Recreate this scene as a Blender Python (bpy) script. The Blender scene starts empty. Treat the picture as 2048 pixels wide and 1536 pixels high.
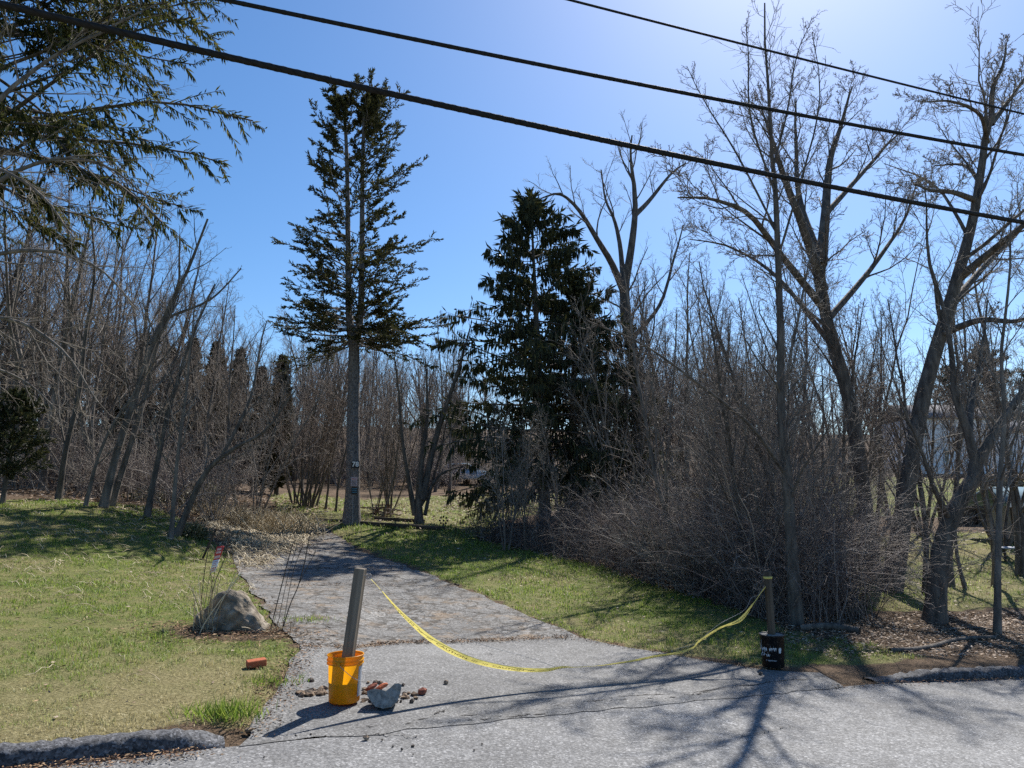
import bpy, bmesh, math, random
import numpy as np
from mathutils import Vector, Matrix, noise as mnoise

# ------------------------------------------------------------------ camera, sky, sun, exposure
scene = bpy.context.scene
FPX, CX, CY = 1450.0, 1024.0, 768.0          # focal length / centre in photograph pixels
PITCH = math.radians(9.1)
EYE = np.array([0.0, 0.0, 1.65])
cam_d = bpy.data.cameras.new('camera')
cam_d.sensor_width = 36.0
cam_d.lens = 36.0 * FPX / 2048.0
cam_d.clip_start = 0.05
cam_d.clip_end = 3000.0
cam = bpy.data.objects.new('camera', cam_d)
scene.collection.objects.link(cam)
cam.location = EYE
cam.rotation_euler = (math.radians(90) + PITCH, 0, 0)
scene.camera = cam

SUN_AZ, SUN_EL = math.radians(25.0), math.radians(47.0)     # azimuth measured from +Y towards +X
world = bpy.data.worlds.new('World')
scene.world = world
world.use_nodes = True
wn, wl = world.node_tree.nodes, world.node_tree.links
wn.clear()
sky = wn.new('ShaderNodeTexSky')
sky.sky_type = 'NISHITA'
sky.sun_disc = False
sky.sun_elevation = SUN_EL
sky.sun_rotation = SUN_AZ
sky.altitude = 0
sky.air_density = 1.0
sky.dust_density = 0.5
sky.ozone_density = 4.0
bg = wn.new('ShaderNodeBackground')
bg.inputs['Strength'].default_value = 0.079
wo = wn.new('ShaderNodeOutputWorld')
hsv = wn.new('ShaderNodeHueSaturation')
hsv.inputs['Saturation'].default_value = 1.22
wl.new(sky.outputs[0], hsv.inputs['Color'])
wl.new(hsv.outputs[0], bg.inputs['Color'])
wl.new(bg.outputs[0], wo.inputs['Surface'])

sd = bpy.data.lights.new('sun', 'SUN')
sd.energy = 4.6
sd.angle = math.radians(0.53)
sd.color = (1.0, 0.95, 0.87)
sun = bpy.data.objects.new('sun', sd)
scene.collection.objects.link(sun)
sdir = Vector((math.sin(SUN_AZ) * math.cos(SUN_EL), math.cos(SUN_AZ) * math.cos(SUN_EL), math.sin(SUN_EL)))
sun.rotation_euler = sdir.to_track_quat('Z', 'Y').to_euler()
sun.location = sdir * 60

vs = scene.view_settings
vs.view_transform = 'Standard'
vs.look = 'None'
vs.exposure = 0.92
vs.gamma = 1.0
vs.use_curve_mapping = False
scene.render.engine = 'CYCLES'
scene.cycles.use_denoising = False
scene.cycles.max_bounces = 6
scene.cycles.diffuse_bounces = 3
scene.cycles.glossy_bounces = 2
scene.cycles.transmission_bounces = 3
scene.cycles.transparent_max_bounces = 4
scene.cycles.sample_clamp_indirect = 6.0

# ------------------------------------------------------------------ projection helpers and terrain
CP, SP = math.cos(PITCH), math.sin(PITCH)
def ray(u, v):
    x = (u - CX) / FPX; y = (CY - v) / FPX
    return np.array([x, CP - y * SP, y * CP + SP])
def P(u, v, D):
    r = ray(u, v)
    return EYE + r * (D / r[1])

EDGE = [(-300, -145), (-40, -14), (-3.13, 4.48), (-2.04, 5.05), (0.8, 6.5), (3.74, 7.98), (6.05, 8.75), (12, 10.4), (40, 18.5), (300, 95)]
EX = np.array([e[0] for e in EDGE], float); EY = np.array([e[1] for e in EDGE], float)
def edge_y(x): return np.interp(x, EX, EY)

def road_z(x): return -0.05 * (np.clip(x, -14, 14) + 1.3)
ctl = []
for x in (-14, -9, -5, -2, 0, 2, 4, 6, 9, 14, 22):
    for o in (0.0, -4.0, -9.0):
        ctl.append((x, float(edge_y(x)) + o, float(road_z(x))))
ctl += [(-3.3, 8.6, .13), (-1.6, 10, .04), (1.0, 10, -.06), (-5.4, 15, .36), (-2.1, 15, .30), (-6.6, 20, .66), (-4.8, 22, .98), (-3.2, 20, .62),
        (-8, 10, .60), (-12, 10, .90), (-9, 14, 1.12), (-13, 18, 1.82), (-9.5, 18, 1.55), (-7.2, 17, .95),
        (-20, 18, 2.1), (-15, 30, 2.5), (-30, 35, 3.2), (-9, 34, 1.9), (-20, 12, 1.3), (-40, 15, 2.2),
        (0, 25, .82), (0, 35, 1.35), (4, 30, 1.1), (-4, 30, 1.25), (0, 45, 2.1), (0, 60, 3.4), (-14, 60, 4.0),
        (2, 12, -.04), (5, 12, -.24), (8, 12.5, -.42), (12, 14, -.5), (12, 20, -.25), (16, 25, .32), (20, 35, 1.3), (25, 50, 2.6),
        (38, 72, 4.4), (50, 72, 4.4), (6, 20, .12), (8, 30, .9), (12, 45, 2.0), (18, 17, -.5), (30, 25, 0.0), (2, 17, .25),
        (0, 95, 9.0), (-45, 95, 10), (-20, 75, 6.4), (70, 100, 9.0), (0, 130, 14), (-60, 130, 15), (80, 130, 13), (-120, 90, 9), (140, 100, 8), (-90, 20, 3.0), (90, 20, 0.0), (0, -60, -.6), (-90, -80, 0), (90, -60, -2),
        (0, 300, 18), (-300, 300, 18), (300, 300, 17), (-320, 0, 3), (320, 0, 0), (0, -300, -1), (-320, -320, 0), (320, -320, -2)]
C = np.array(ctl, float)
def _phi(r2): return 0.5 * r2 * np.log(r2 + 1e-9)
def _tps():
    n = len(C); S = C[:, :2] / 10.0
    K = _phi(((S[:, None] - S[None]) ** 2).sum(-1)) + np.eye(n) * 0.02
    Q = np.c_[np.ones(n), S]
    A = np.zeros((n + 3, n + 3)); A[:n, :n] = K; A[:n, n:] = Q; A[n:, :n] = Q.T
    return S, np.linalg.solve(A, np.r_[C[:, 2], 0, 0, 0])
_S, _W = _tps()
def _sst(a, b, x):
    t = np.clip((x - a) / (b - a), 0, 1); return t * t * (3 - 2 * t)
def tz(x, y):
    x = np.asarray(x, float); y = np.asarray(y, float)
    sh = np.broadcast(x, y).shape
    xf = np.broadcast_to(x, sh).ravel() ; yf = np.broadcast_to(y, sh).ravel()
    out = np.empty(len(xf))
    for a in range(0, len(xf), 40000):
        q = np.c_[xf[a:a + 40000], yf[a:a + 40000]] / 10.0
        K = _phi(((q[:, None] - _S[None]) ** 2).sum(-1))
        out[a:a + 40000] = K @ _W[:-3] + _W[-3] + q @ _W[-2:]
    d = yf - edge_y(xf)
    road = road_z(xf)
    w = _sst(-0.2, 2.5, d)                       # the road itself is an even plane
    near = np.exp(-((np.abs(xf) / 60) ** 4)) * np.where(yf > -40, 1, 0)
    out = out * (1 - near * (1 - w)) + road * near * (1 - w)
    # lawn stands a little higher than the street beyond the kerb
    lawn = _sst(0.08, 0.35, d) * np.clip(_sst(-1.7, -2.2, xf) + _sst(3.9, 4.6, xf), 0, 1) * (1 - _sst(5, 9, d))
    out = out + 0.075 * lawn
    out = out + 0.02 * np.sin(xf * 1.7 + 1.3 * np.sin(yf * .9)) * np.sin(yf * 1.35 + .8) * _sst(0.3, 3, d)
    return out.reshape(sh)
def tz1(x, y): return float(tz(np.array([x]), np.array([y]))[0])
def G(u, v, far=110.0):
    """where the sight line of a photograph pixel meets the terrain"""
    r = ray(u, v); r = r / r[1]
    D = np.concatenate([np.arange(2.5, 30, .05), np.arange(30, far, .25)])
    pts = EYE + D[:, None] * r
    h = pts[:, 2] - tz(pts[:, 0], pts[:, 1])
    i = np.argmax(h < 0)
    if h[i] >= 0: i = len(D) - 1
    f = h[i - 1] / (h[i - 1] - h[i]) if i > 0 and h[i] < 0 else 0
    Dd = D[i - 1] + f * (D[i] - D[i - 1])
    q = EYE + Dd * r
    return np.array([q[0], q[1], tz1(q[0], q[1])])
def inpoly(x, y, poly):
    x = np.asarray(x); y = np.asarray(y); res = np.zeros(x.shape, bool)
    n = len(poly); j = n - 1
    for i in range(n):
        xi, yi = poly[i][0], poly[i][1]; xj, yj = poly[j][0], poly[j][1]
        c = ((yi > y) != (yj > y)) & (x < (xj - xi) * (y - yi) / (yj - yi + 1e-12) + xi)
        res ^= c; j = i
    return res

# ------------------------------------------------------------------ materials
MATS = {}
def N(nt, typ, **kw):
    n = nt.nodes.new(typ)
    for k, v in kw.items():
        if k in n.inputs: n.inputs[k].default_value = v
        else: setattr(n, k, v)
    return n
def new_mat(name):
    m = bpy.data.materials.new(name); m.use_nodes = True
    nt = m.node_tree; nt.nodes.clear()
    out = nt.nodes.new('ShaderNodeOutputMaterial')
    MATS[name] = m
    return m, nt, out
def c4(c): return (c[0], c[1], c[2], 1.0)
def ramp(nt, fac, stops):
    r = nt.nodes.new('ShaderNodeValToRGB')
    el = r.color_ramp.elements
    while len(el) < len(stops): el.new(0.5)
    for e, (p, c) in zip(el, stops):
        e.position = p; e.color = c4(c) if len(c) == 3 else c
    nt.links.new(fac, r.inputs[0])
    return r.outputs[0]
def mix(nt, fac, a, b, mode='MIX'):
    m = nt.nodes.new('ShaderNodeMix'); m.data_type = 'RGBA'; m.blend_type = mode
    for s, v in ((m.inputs[0], fac), (m.inputs[6], a), (m.inputs[7], b)):
        if hasattr(v, 'is_linked') or hasattr(v, 'links'): nt.links.new(v, s)
        elif isinstance(v, (int, float)): s.default_value = v
        else: s.default_value = c4(v)
    return m.outputs[2]
def nz(nt, co, scale, detail=4, rough=.6, w=None):
    n = N(nt, 'ShaderNodeTexNoise'); n.inputs['Scale'].default_value = scale
    n.inputs['Detail'].default_value = detail; n.inputs['Roughness'].default_value = rough
    nt.links.new(co, n.inputs['Vector'])
    return n.outputs['Fac']
def coords(nt, stretch=None, which='Object'):
    t = nt.nodes.new('ShaderNodeTexCoord')
    if stretch is None: return t.outputs[which]
    m = nt.nodes.new('ShaderNodeMapping'); m.inputs['Scale'].default_value = stretch
    nt.links.new(t.outputs[which], m.inputs['Vector'])
    return m.outputs[0]
def bsdf(nt, out, col, rough=.8, spec=.3, bump=None, bstr=.3, bdist=.01, metal=0.0, transl=0.0, tcol=None):
    b = nt.nodes.new('ShaderNodeBsdfPrincipled')
    if hasattr(col, 'links'): nt.links.new(col, b.inputs['Base Color'])
    else: b.inputs['Base Color'].default_value = c4(col)
    b.inputs['Roughness'].default_value = rough
    b.inputs['Specular IOR Level'].default_value = spec
    b.inputs['Metallic'].default_value = metal
    if bump is not None:
        bp = N(nt, 'ShaderNodeBump'); bp.inputs['Strength'].default_value = bstr; bp.inputs['Distance'].default_value = bdist
        nt.links.new(bump, bp.inputs['Height']); nt.links.new(bp.outputs[0], b.inputs['Normal'])
    if transl > 0:
        t = nt.nodes.new('ShaderNodeBsdfTranslucent')
        if tcol is None: tcol = col
        if hasattr(tcol, 'links'): nt.links.new(tcol, t.inputs['Color'])
        else: t.inputs['Color'].default_value = c4(tcol)
        mx = nt.nodes.new('ShaderNodeMixShader'); mx.inputs[0].default_value = transl
        nt.links.new(b.outputs[0], mx.inputs[1]); nt.links.new(t.outputs[0], mx.inputs[2])
        nt.links.new(mx.outputs[0], out.inputs['Surface'])
    else:
        nt.links.new(b.outputs[0], out.inputs['Surface'])
    return b
def attr(nt, name):
    a = nt.nodes.new('ShaderNodeAttribute'); a.attribute_name = name
    return a.outputs['Fac']

def simple(name, stops, scale=6, rough=.8, spec=.3, stretch=None, bstr=.4, bdist=.01, detail=5, metal=0, transl=0):
    m, nt, out = new_mat(name)
    co = coords(nt, stretch)
    f = nz(nt, co, scale, detail)
    n = len(stops)
    col = ramp(nt, f, [(.3 + .4 * i / max(1, n - 1), s) for i, s in enumerate(stops)])
    bsdf(nt, out, col, rough, spec, f, bstr, bdist, metal, transl)
    return m
def rnd_mat(name, stops, rough=.75, spec=.25, transl=0.0, patch=None):
    """colour by the per-piece random attribute"""
    m, nt, out = new_mat(name)
    f = attr(nt, 'rnd')
    n = len(stops)
    col = ramp(nt, f, [(i / max(1, n - 1), s) for i, s in enumerate(stops)])
    bsdf(nt, out, col, rough, spec, transl=transl)
    return m

bark_gray = simple('bark_gray', [(.06, .052, .046), (.14, .122, .105), (.25, .22, .19)], 9, .85, .25, (1, 1, .25), .8, .02)
bark_dark = simple('bark_dark', [(.04, .035, .031), (.10, .086, .074), (.18, .155, .13)], 11, .85, .25, (1, 1, .25), .9, .02)
bark_spruce = simple('bark_spruce', [(.07, .062, .06), (.15, .135, .128), (.26, .235, .22)], 22, .9, .2, (1, 1, .6), 1.0, .02)
twig_gray = simple('twig_gray', [(.17, .147, .128), (.33, .29, .25)], 3, .75, .2)
twig_brown = simple('twig_brown', [(.12, .093, .08), (.24, .195, .165)], 3, .75, .2)
twig_pale = simple('twig_pale', [(.16, .13, .10), (.27, .23, .18)], 3, .75, .2)
bramble = rnd_mat('bramble', [(.06, .045, .043), (.125, .096, .09), (.21, .172, .155), (.36, .31, .27)], .65, .25)
cane_dark = rnd_mat('cane_dark', [(.02, .016, .014), (.05, .04, .03)], .6, .4)
needle_spruce = rnd_mat('needle_spruce', [(.03, .034, .015), (.065, .07, .026), (.12, .112, .042)], .6, .35, .25)
needle_norway = rnd_mat('needle_norway', [(.018, .026, .013), (.042, .052, .022), (.10, .096, .038)], .6, .35, .18)
needle_hemlock = rnd_mat('needle_hemlock', [(.03, .042, .013), (.07, .08, .022), (.17, .155, .04)], .6, .35, .42)
needle_cedar = rnd_mat('needle_cedar', [(.018, .022, .010), (.04, .042, .016), (.07, .06, .028)], .7, .25, .08)
leaf_evergreen = rnd_mat('leaf_evergreen', [(.04, .055, .02), (.10, .11, .045), (.20, .19, .10)], .4, .5, .1)
leaf_dead = rnd_mat('leaf_dead', [(.08, .05, .033), (.19, .125, .08), (.34, .24, .16), (.55, .45, .36)], .7, .3, .1)
straw_mat = rnd_mat('straw_mat', [(.22, .17, .10), (.42, .34, .21), (.68, .59, .42)], .6, .4, .15)
needle_litter = rnd_mat('needle_litter', [(.12, .065, .035), (.24, .14, .08), (.40, .28, .17)], .8, .2)

def make_ground_mat():
    m, nt, out = new_mat('ground_soil_and_turf')
    co = coords(nt)
    big = nz(nt, co, .55, 4, .6); med = nz(nt, co, 3.2, 5, .65); fine = nz(nt, co, 38, 5, .7); vf = nz(nt, co, 140, 3, .7)
    turf = ramp(nt, med, [(.30, (.065, .10, .022)), (.50, (.12, .16, .036)), (.68, (.22, .21, .08))])
    thatch = ramp(nt, fine, [(.3, (.075, .062, .03)), (.5, (.20, .17, .085)), (.75, (.38, .33, .19))])
    g = mix(nt, ramp(nt, big, [(.38, (.15, .15, .15)), (.62, (.8, .8, .8))]), turf, thatch)
    g = mix(nt, .55, g, ramp(nt, fine, [(.25, (.35, .35, .35)), (.7, (1, 1, 1))]), 'MULTIPLY')
    dry = mix(nt, attr(nt, 'dry'), g, thatch)
    lit = ramp(nt, fine, [(.28, (.035, .025, .018)), (.45, (.10, .07, .045)), (.6, (.18, .125, .085)), (.75, (.31, .24, .175))])
    lit = mix(nt, .5, lit, ramp(nt, vf, [(.3, (.3, .3, .3)), (.7, (1, 1, 1))]), 'MULTIPLY')
    a = nt.nodes.new('ShaderNodeMath'); a.operation = 'ADD'
    nt.links.new(attr(nt, 'litter'), a.inputs[0])
    s = nt.nodes.new('ShaderNodeMath'); s.operation = 'MULTIPLY_ADD'; nt.links.new(med, s.inputs[0]); s.inputs[1].default_value = 1.2; s.inputs[2].default_value = -.6
    nt.links.new(s.outputs[0], a.inputs[1])
    k = ramp(nt, a.outputs[0], [(.35, (0, 0, 0)), (.65, (1, 1, 1))])
    col = mix(nt, k, dry, lit)
    bsdf(nt, out, col, .95, .1, fine, .9, .03)
    return m
ground_mat = make_ground_mat()

def make_asphalt(name, lo, hi, cracks, stain=.3):
    m, nt, out = new_mat(name)
    co = coords(nt)
    v = N(nt, 'ShaderNodeTexVoronoi', feature='F1'); v.inputs['Scale'].default_value = 72
    nt.links.new(co, v.inputs['Vector'])
    hs = nt.nodes.new('ShaderNodeSeparateColor'); nt.links.new(v.outputs['Color'], hs.inputs[0])
    grit = ramp(nt, hs.outputs[0], [(0, lo), (.55, tuple((a + b) / 2 for a, b in zip(lo, hi))), (.9, hi), (1, tuple(min(.62, 1.45 * b) for b in hi))])
    f = nz(nt, co, 60, 4, .7); big = nz(nt, co, .8, 5, .6); mid = nz(nt, co, 5, 4, .6)
    col = mix(nt, .45, grit, ramp(nt, f, [(.3, (.5, .5, .5)), (.7, (1.0, 1.0, 1.0))]), 'MULTIPLY')
    col = mix(nt, stain, col, ramp(nt, big, [(.3, (.55, .55, .56)), (.65, (1, 1, 1))]), 'MULTIPLY')
    col = mix(nt, stain * .7, col, ramp(nt, mid, [(.3, (.6, .59, .57)), (.6, (1, 1, 1))]), 'MULTIPLY')
    wide = nz(nt, coords(nt, (.35, 1.0, 1.0)), .45, 3, .55)
    col = mix(nt, .8, col, ramp(nt, wide, [(.35, (.72, .72, .73)), (.6, (1, 1, 1))]), 'MULTIPLY')
    h = f
    if cracks:
        wv = nt.nodes.new('ShaderNodeVectorMath'); wv.operation = 'ADD'
        nn = N(nt, 'ShaderNodeTexNoise'); nn.inputs['Scale'].default_value = 4; nn.inputs['Detail'].default_value = 4; nt.links.new(co, nn.inputs['Vector'])
        sc = nt.nodes.new('ShaderNodeVectorMath'); sc.operation = 'SCALE'; sc.inputs['Scale'].default_value = .6
        nt.links.new(nn.outputs['Color'], sc.inputs[0]); nt.links.new(co, wv.inputs[0]); nt.links.new(sc.outputs[0], wv.inputs[1])
        last = col
        for scl, wd, amt in ((cracks, .04, .95), (cracks * 2.9, .055, .75)):
            vo = N(nt, 'ShaderNodeTexVoronoi', feature='DISTANCE_TO_EDGE'); vo.inputs['Scale'].default_value = scl
            nt.links.new(wv.outputs[0], vo.inputs['Vector'])
            k = ramp(nt, vo.outputs['Distance'], [(0, (1, 1, 1)), (wd, (.7, .7, .7)), (wd * 2, (0, 0, 0))])
            gate = ramp(nt, nz(nt, co, .9 * scl ** .3, 3), [(.34, (0, 0, 0)), (.50, (amt, amt, amt))])
            kk = mix(nt, 1.0, k, gate, 'MULTIPLY')
            last = mix(nt, kk, last, (.035, .03, .025))
        # dead needles and grit lying in the low spots
        deb = ramp(nt, nz(nt, co, 2.3, 6, .7), [(.52, (0, 0, 0)), (.68, (.8, .8, .8))])
        last = mix(nt, deb, last, ramp(nt, f, [(.3, (.13, .085, .055)), (.7, (.30, .23, .155))]))
        col = last
    bsdf(nt, out, col, .85, .25, h, .6, .012)
    return m
asphalt_road = make_asphalt('asphalt_road', (.155, .155, .156), (.35, .349, .348), 0, .7)
asphalt_apron = make_asphalt('asphalt_apron', (.14, .139, .137), (.31, .307, .302), 0, .65)
asphalt_old = make_asphalt('asphalt_old', (.14, .137, .132), (.34, .334, .325), 2.2, .65)
asphalt_kerb = make_asphalt('asphalt_kerb', (.05, .052, .058), (.22, .225, .24), 0, .7)
tar = simple('tar', [(.03, .03, .03), (.075, .07, .066)], 30, .8)

def make_grass_mat():
    m, nt, out = new_mat('grass_blades')
    g = nt.nodes.new('ShaderNodeNewGeometry')
    big = nz(nt, g.outputs['Position'], .55, 4, .6); med = nz(nt, g.outputs['Position'], 3.2, 5, .65)
    r = attr(nt, 'rnd')
    green = ramp(nt, r, [(0, (.065, .115, .016)), (.5, (.155, .24, .034)), (1, (.34, .41, .08))])
    straw = ramp(nt, r, [(0, (.20, .17, .07)), (.5, (.38, .33, .16)), (1, (.62, .55, .34))])
    a = nt.nodes.new('ShaderNodeMath'); a.operation = 'ADD'; nt.links.new(big, a.inputs[0]); nt.links.new(med, a.inputs[1])
    b = nt.nodes.new('ShaderNodeMath'); b.operation = 'MULTIPLY_ADD'; nt.links.new(attr(nt, 'dryb'), b.inputs[0]); b.inputs[1].default_value = 1.0; nt.links.new(a.outputs[0], b.inputs[2])
    k = ramp(nt, b.outputs[0], [(.92 / 2.2, (0, 0, 0)), (1.25 / 2.2, (1, 1, 1))])
    b2 = nt.nodes.new('ShaderNodeMath'); b2.operation = 'MULTIPLY'; b2.inputs[1].default_value = 1 / 2.2
    nt.links.new(b.outputs[0], b2.inputs[0])
    k = ramp(nt, b2.outputs[0], [(.45, (0, 0, 0)), (.56, (1, 1, 1))])
    col = mix(nt, k, green, straw)
    bsdf(nt, out, col, .55, .35, transl=.45)
    return m
grass_mat = make_grass_mat()

def wood_mat(name, a, b, stretch):
    return simple(name, [a, tuple((p + q) / 2 for p, q in zip(a, b)), b], 14, .85, .2, stretch, .5, .006)
post_wood = wood_mat('post_wood', (.045, .038, .031), (.23, .195, .155), (1, 1, .06))
post_wood_dark = wood_mat('post_wood_dark', (.03, .024, .018), (.13, .105, .08), (1, 1, .06))
timber_old = wood_mat('timber_old', (.022, .018, .014), (.095, .075, .06), (.1, 1, 1))
rust = simple('rust', [(.07, .035, .022), (.16, .08, .045)], 30, .9, .2)
iron = simple('iron', [(.015, .014, .014), (.05, .04, .034)], 30, .6, .4)
wire_dark = simple('wire_dark', [(.008, .008, .009), (.02, .02, .022)], 20, .6, .2)
wire_twist = simple('wire_twist', [(.012, .01, .009), (.03, .024, .02)], 30, .8, .1)
boulder_mat = simple('boulder_stone', [(.08, .067, .05), (.18, .152, .118), (.36, .315, .255)], 7, .9, .15, None, 1.0, .05, 10)
stone_mat = simple('field_stone', [(.08, .055, .04), (.19, .14, .10), (.36, .29, .22)], 16, .9, .15)
stone_dark = simple('dark_stone', [(.05, .042, .036), (.12, .10, .085)], 16, .9, .15)
concrete_mat = simple('old_concrete', [(.12, .117, .108), (.23, .225, .21), (.36, .35, .325)], 26, .95, .1, None, .6, .01, 8)
brick_mat = simple('red_brick', [(.30, .085, .045), (.42, .14, .07)], 22, .9, .15)
brick_dark = simple('old_brick', [(.14, .055, .04), (.26, .10, .07)], 22, .9, .15)
def plastic(name, col, rough=.4, transl=0.0, tcol=None):
    m, nt, out = new_mat(name)
    co = coords(nt); f = nz(nt, co, 9, 5)
    dirt = nz(nt, co, 30, 4)
    c = mix(nt, ramp(nt, f, [(.4, (0, 0, 0)), (.8, (.35, .35, .35))]), col, tuple(x * .6 for x in col))
    c = mix(nt, ramp(nt, dirt, [(.58, (0, 0, 0)), (.75, (.3, .3, .3))]), c, (.3, .27, .22))
    bsdf(nt, out, c, rough, .45, transl=transl, tcol=tcol)
    return m
yellow_plastic = plastic('yellow_plastic', (.72, .36, .008), .38, .42, (.95, .42, .004))
black_plastic = plastic('black_plastic', (.008, .008, .009), .4)
def tape_material():
    m, nt, out = new_mat('yellow_tape')
    bsdf(nt, out, (.78, .68, .20), .4, .4, transl=.35)
    return m
tape_mat = tape_material()
def flat(name, col, rough=.6, spec=.3, metal=0):
    m, nt, out = new_mat(name)
    co = coords(nt)
    f = nz(nt, co, 25, 4)
    c = mix(nt, .35, col, ramp(nt, f, [(.3, (.55, .54, .52)), (.7, (1, 1, 1))]), 'MULTIPLY')
    bsdf(nt, out, c, rough, spec, metal=metal)
    return m
ink = flat('black_ink', (.03, .026, .012), .5)
white_paint = flat('white_paint', (.75, .75, .74))
sign_red = flat('sign_red', (.50, .055, .05))
sign_pinkish = flat('sign_faded', (.42, .34, .36))
sign_blue = flat('sign_blue', (.06, .16, .22))
sign_black = flat('sign_black', (.012, .012, .014))
label_grey = flat('label_grey', (.34, .36, .40))
label_white = flat('label_white', (.62, .66, .70))
glass_dark = flat('window_glass', (.05, .06, .07), .08, .6)
siding = simple('white_siding', [(.80, .80, .82), (.86, .86, .88)], 2, .7)
roof_grey = simple('grey_shingle', [(.13, .13, .14), (.22, .22, .235)], 14, .9, .2)
roof_blue = simple('blue_metal_roof', [(.10, .17, .22), (.16, .25, .31)], 4, .85, .1)
car_paint = flat('car_paint', (.30, .42, .52), .2, .6)
rubber = flat('rubber', (.015, .015, .015), .8)
steel = flat('galvanised_steel', (.30, .30, .31), .6, .3, .0)

# ------------------------------------------------------------------ mesh helpers
COL = scene.collection
def mesh_np(name, V, F, mat, attrs=None, smooth=False):
    """V (n,3); F list of int arrays (m,k)"""
    me = bpy.data.meshes.new(name)
    V = np.asarray(V, np.float32)
    if isinstance(F, np.ndarray): F = [F]
    F = [f for f in F if len(f)]
    me.vertices.add(len(V)); me.vertices.foreach_set('co', V.ravel())
    tot = np.concatenate([np.full(len(f), f.shape[1], np.int32) for f in F])
    loops = np.concatenate([f.ravel() for f in F]).astype(np.int32)
    start = np.concatenate([[0], np.cumsum(tot)[:-1]]).astype(np.int32)
    me.loops.add(len(loops)); me.loops.foreach_set('vertex_index', loops)
    me.polygons.add(len(tot)); me.polygons.foreach_set('loop_start', start); me.polygons.foreach_set('loop_total', tot)
    if smooth: me.polygons.foreach_set('use_smooth', np.ones(len(tot), bool))
    me.update(calc_edges=True)
    if attrs:
        for k, a in attrs.items():
            at = me.attributes.new(k, 'FLOAT', 'POINT'); at.data.foreach_set('value', np.asarray(a, np.float32))
    if mat is not None: me.materials.append(mat)
    return me
def link(name, me, parent=None, loc=None):
    o = bpy.data.objects.new(name, me); COL.objects.link(o)
    if parent is not None: o.parent = parent
    if loc is not None: o.location = loc
    return o
def tag(o, label, cat, group=None):
    o['label'] = label; o['category'] = cat
    if group: o['group'] = group
    return o
def kind(o, k, label=None, cat=None):
    o['kind'] = k
    if label: o['label'] = label
    if cat: o['category'] = cat
    return o
def thing(name, label, cat, loc=(0, 0, 0), rotz=0.0, group=None, scale=1.0):
    o = bpy.data.objects.new(name, None); COL.objects.link(o)
    o.empty_display_size = .2
    o.location = loc; o.rotation_euler = (0, 0, rotz); o.scale = (scale,) * 3
    return tag(o, label, cat, group)

class Tubes:
    def __init__(s): s.g = {}
    def add(s, Pn, Rn, k=3, rnd=None):
        """Pn (M,n,3) Rn (M,n)"""
        Pn = np.asarray(Pn, float); Rn = np.asarray(Rn, float)
        if Pn.ndim == 2: Pn = Pn[None]; Rn = Rn[None]
        if len(Pn) == 0: return
        if rnd is None: rnd = np.random.default_rng(len(s.g) + len(Pn)).random(len(Pn))
        s.g.setdefault((Pn.shape[1], k), []).append((Pn, Rn, np.asarray(rnd)))
    def arrays(s):
        VV, FF, RR, off = [], [], [], 0
        for (n, k), L in s.g.items():
            Pn = np.concatenate([a for a, _, _ in L]); Rn = np.concatenate([b for _, b, _ in L]); rr = np.concatenate([c for _, _, c in L])
            M = len(Pn)
            T = np.empty_like(Pn); T[:, 1:-1] = Pn[:, 2:] - Pn[:, :-2]; T[:, 0] = Pn[:, 1] - Pn[:, 0]; T[:, -1] = Pn[:, -1] - Pn[:, -2]
            T /= np.linalg.norm(T, axis=2, keepdims=True) + 1e-9
            mean = Pn[:, -1] - Pn[:, 0]
            ref = np.where(np.abs(mean[:, 2:3]) > .8 * np.linalg.norm(mean, axis=1, keepdims=True), np.array([[1., .13, 0]]), np.array([[0, .1, 1.]]))
            A = np.cross(T, ref[:, None, :]); A /= np.linalg.norm(A, axis=2, keepdims=True) + 1e-9
            B = np.cross(T, A)
            th = np.arange(k) * 2 * math.pi / k
            V = Pn[:, :, None] + Rn[:, :, None, None] * (np.cos(th)[None, None, :, None] * A[:, :, None] + np.sin(th)[None, None, :, None] * B[:, :, None])
            VV.append(V.reshape(-1, 3)); RR.append(np.repeat(rr, n * k))
            base = off + (np.arange(M) * n * k)[:, None, None]
            i = np.arange(n - 1)[None, :, None]; j = np.arange(k)[None, None, :]
            a = base + i * k + j; b = base + i * k + (j + 1) % k
            FF.append(np.stack([a, b, b + k, a + k], -1).reshape(-1, 4))
            off += M * n * k
        return np.concatenate(VV), FF, np.concatenate(RR)
    def mesh(s, name, mat, smooth=True):
        V, F, R = s.arrays()
        return mesh_np(name, V, F, mat, {'rnd': R}, smooth)

def spline(pts, n):
    """Catmull-Rom through pts, n samples"""
    p = np.asarray(pts, float)
    if len(p) == 2: return p[0] + (p[1] - p[0]) * np.linspace(0, 1, n)[:, None]
    q = np.vstack([2 * p[0] - p[1], p, 2 * p[-1] - p[-2]])
    t = np.linspace(0, len(p) - 1 - 1e-6, n); i = t.astype(int); f = (t - i)[:, None]
    a, b, c, d = q[i], q[i + 1], q[i + 2], q[i + 3]
    return .5 * (2 * b + (c - a) * f + (2 * a - 5 * b + 4 * c - d) * f ** 2 + (3 * b - a - 3 * c + d) * f ** 3)
def unit(v): return v / (np.linalg.norm(v, axis=-1, keepdims=True) + 1e-9)
def path(rng, p0, d, L, n, wander, up, grav=None):
    M = len(p0); out = np.empty((M, n, 3)); out[:, 0] = p0; d = unit(d)
    st = (L / (n - 1))[:, None]
    for i in range(1, n):
        d = d + rng.normal(0, wander, (M, 3)); d[:, 2] += up if grav is None else up - grav * i / n
        d = unit(d); out[:, i] = out[:, i - 1] + d * st
    return out
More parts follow.
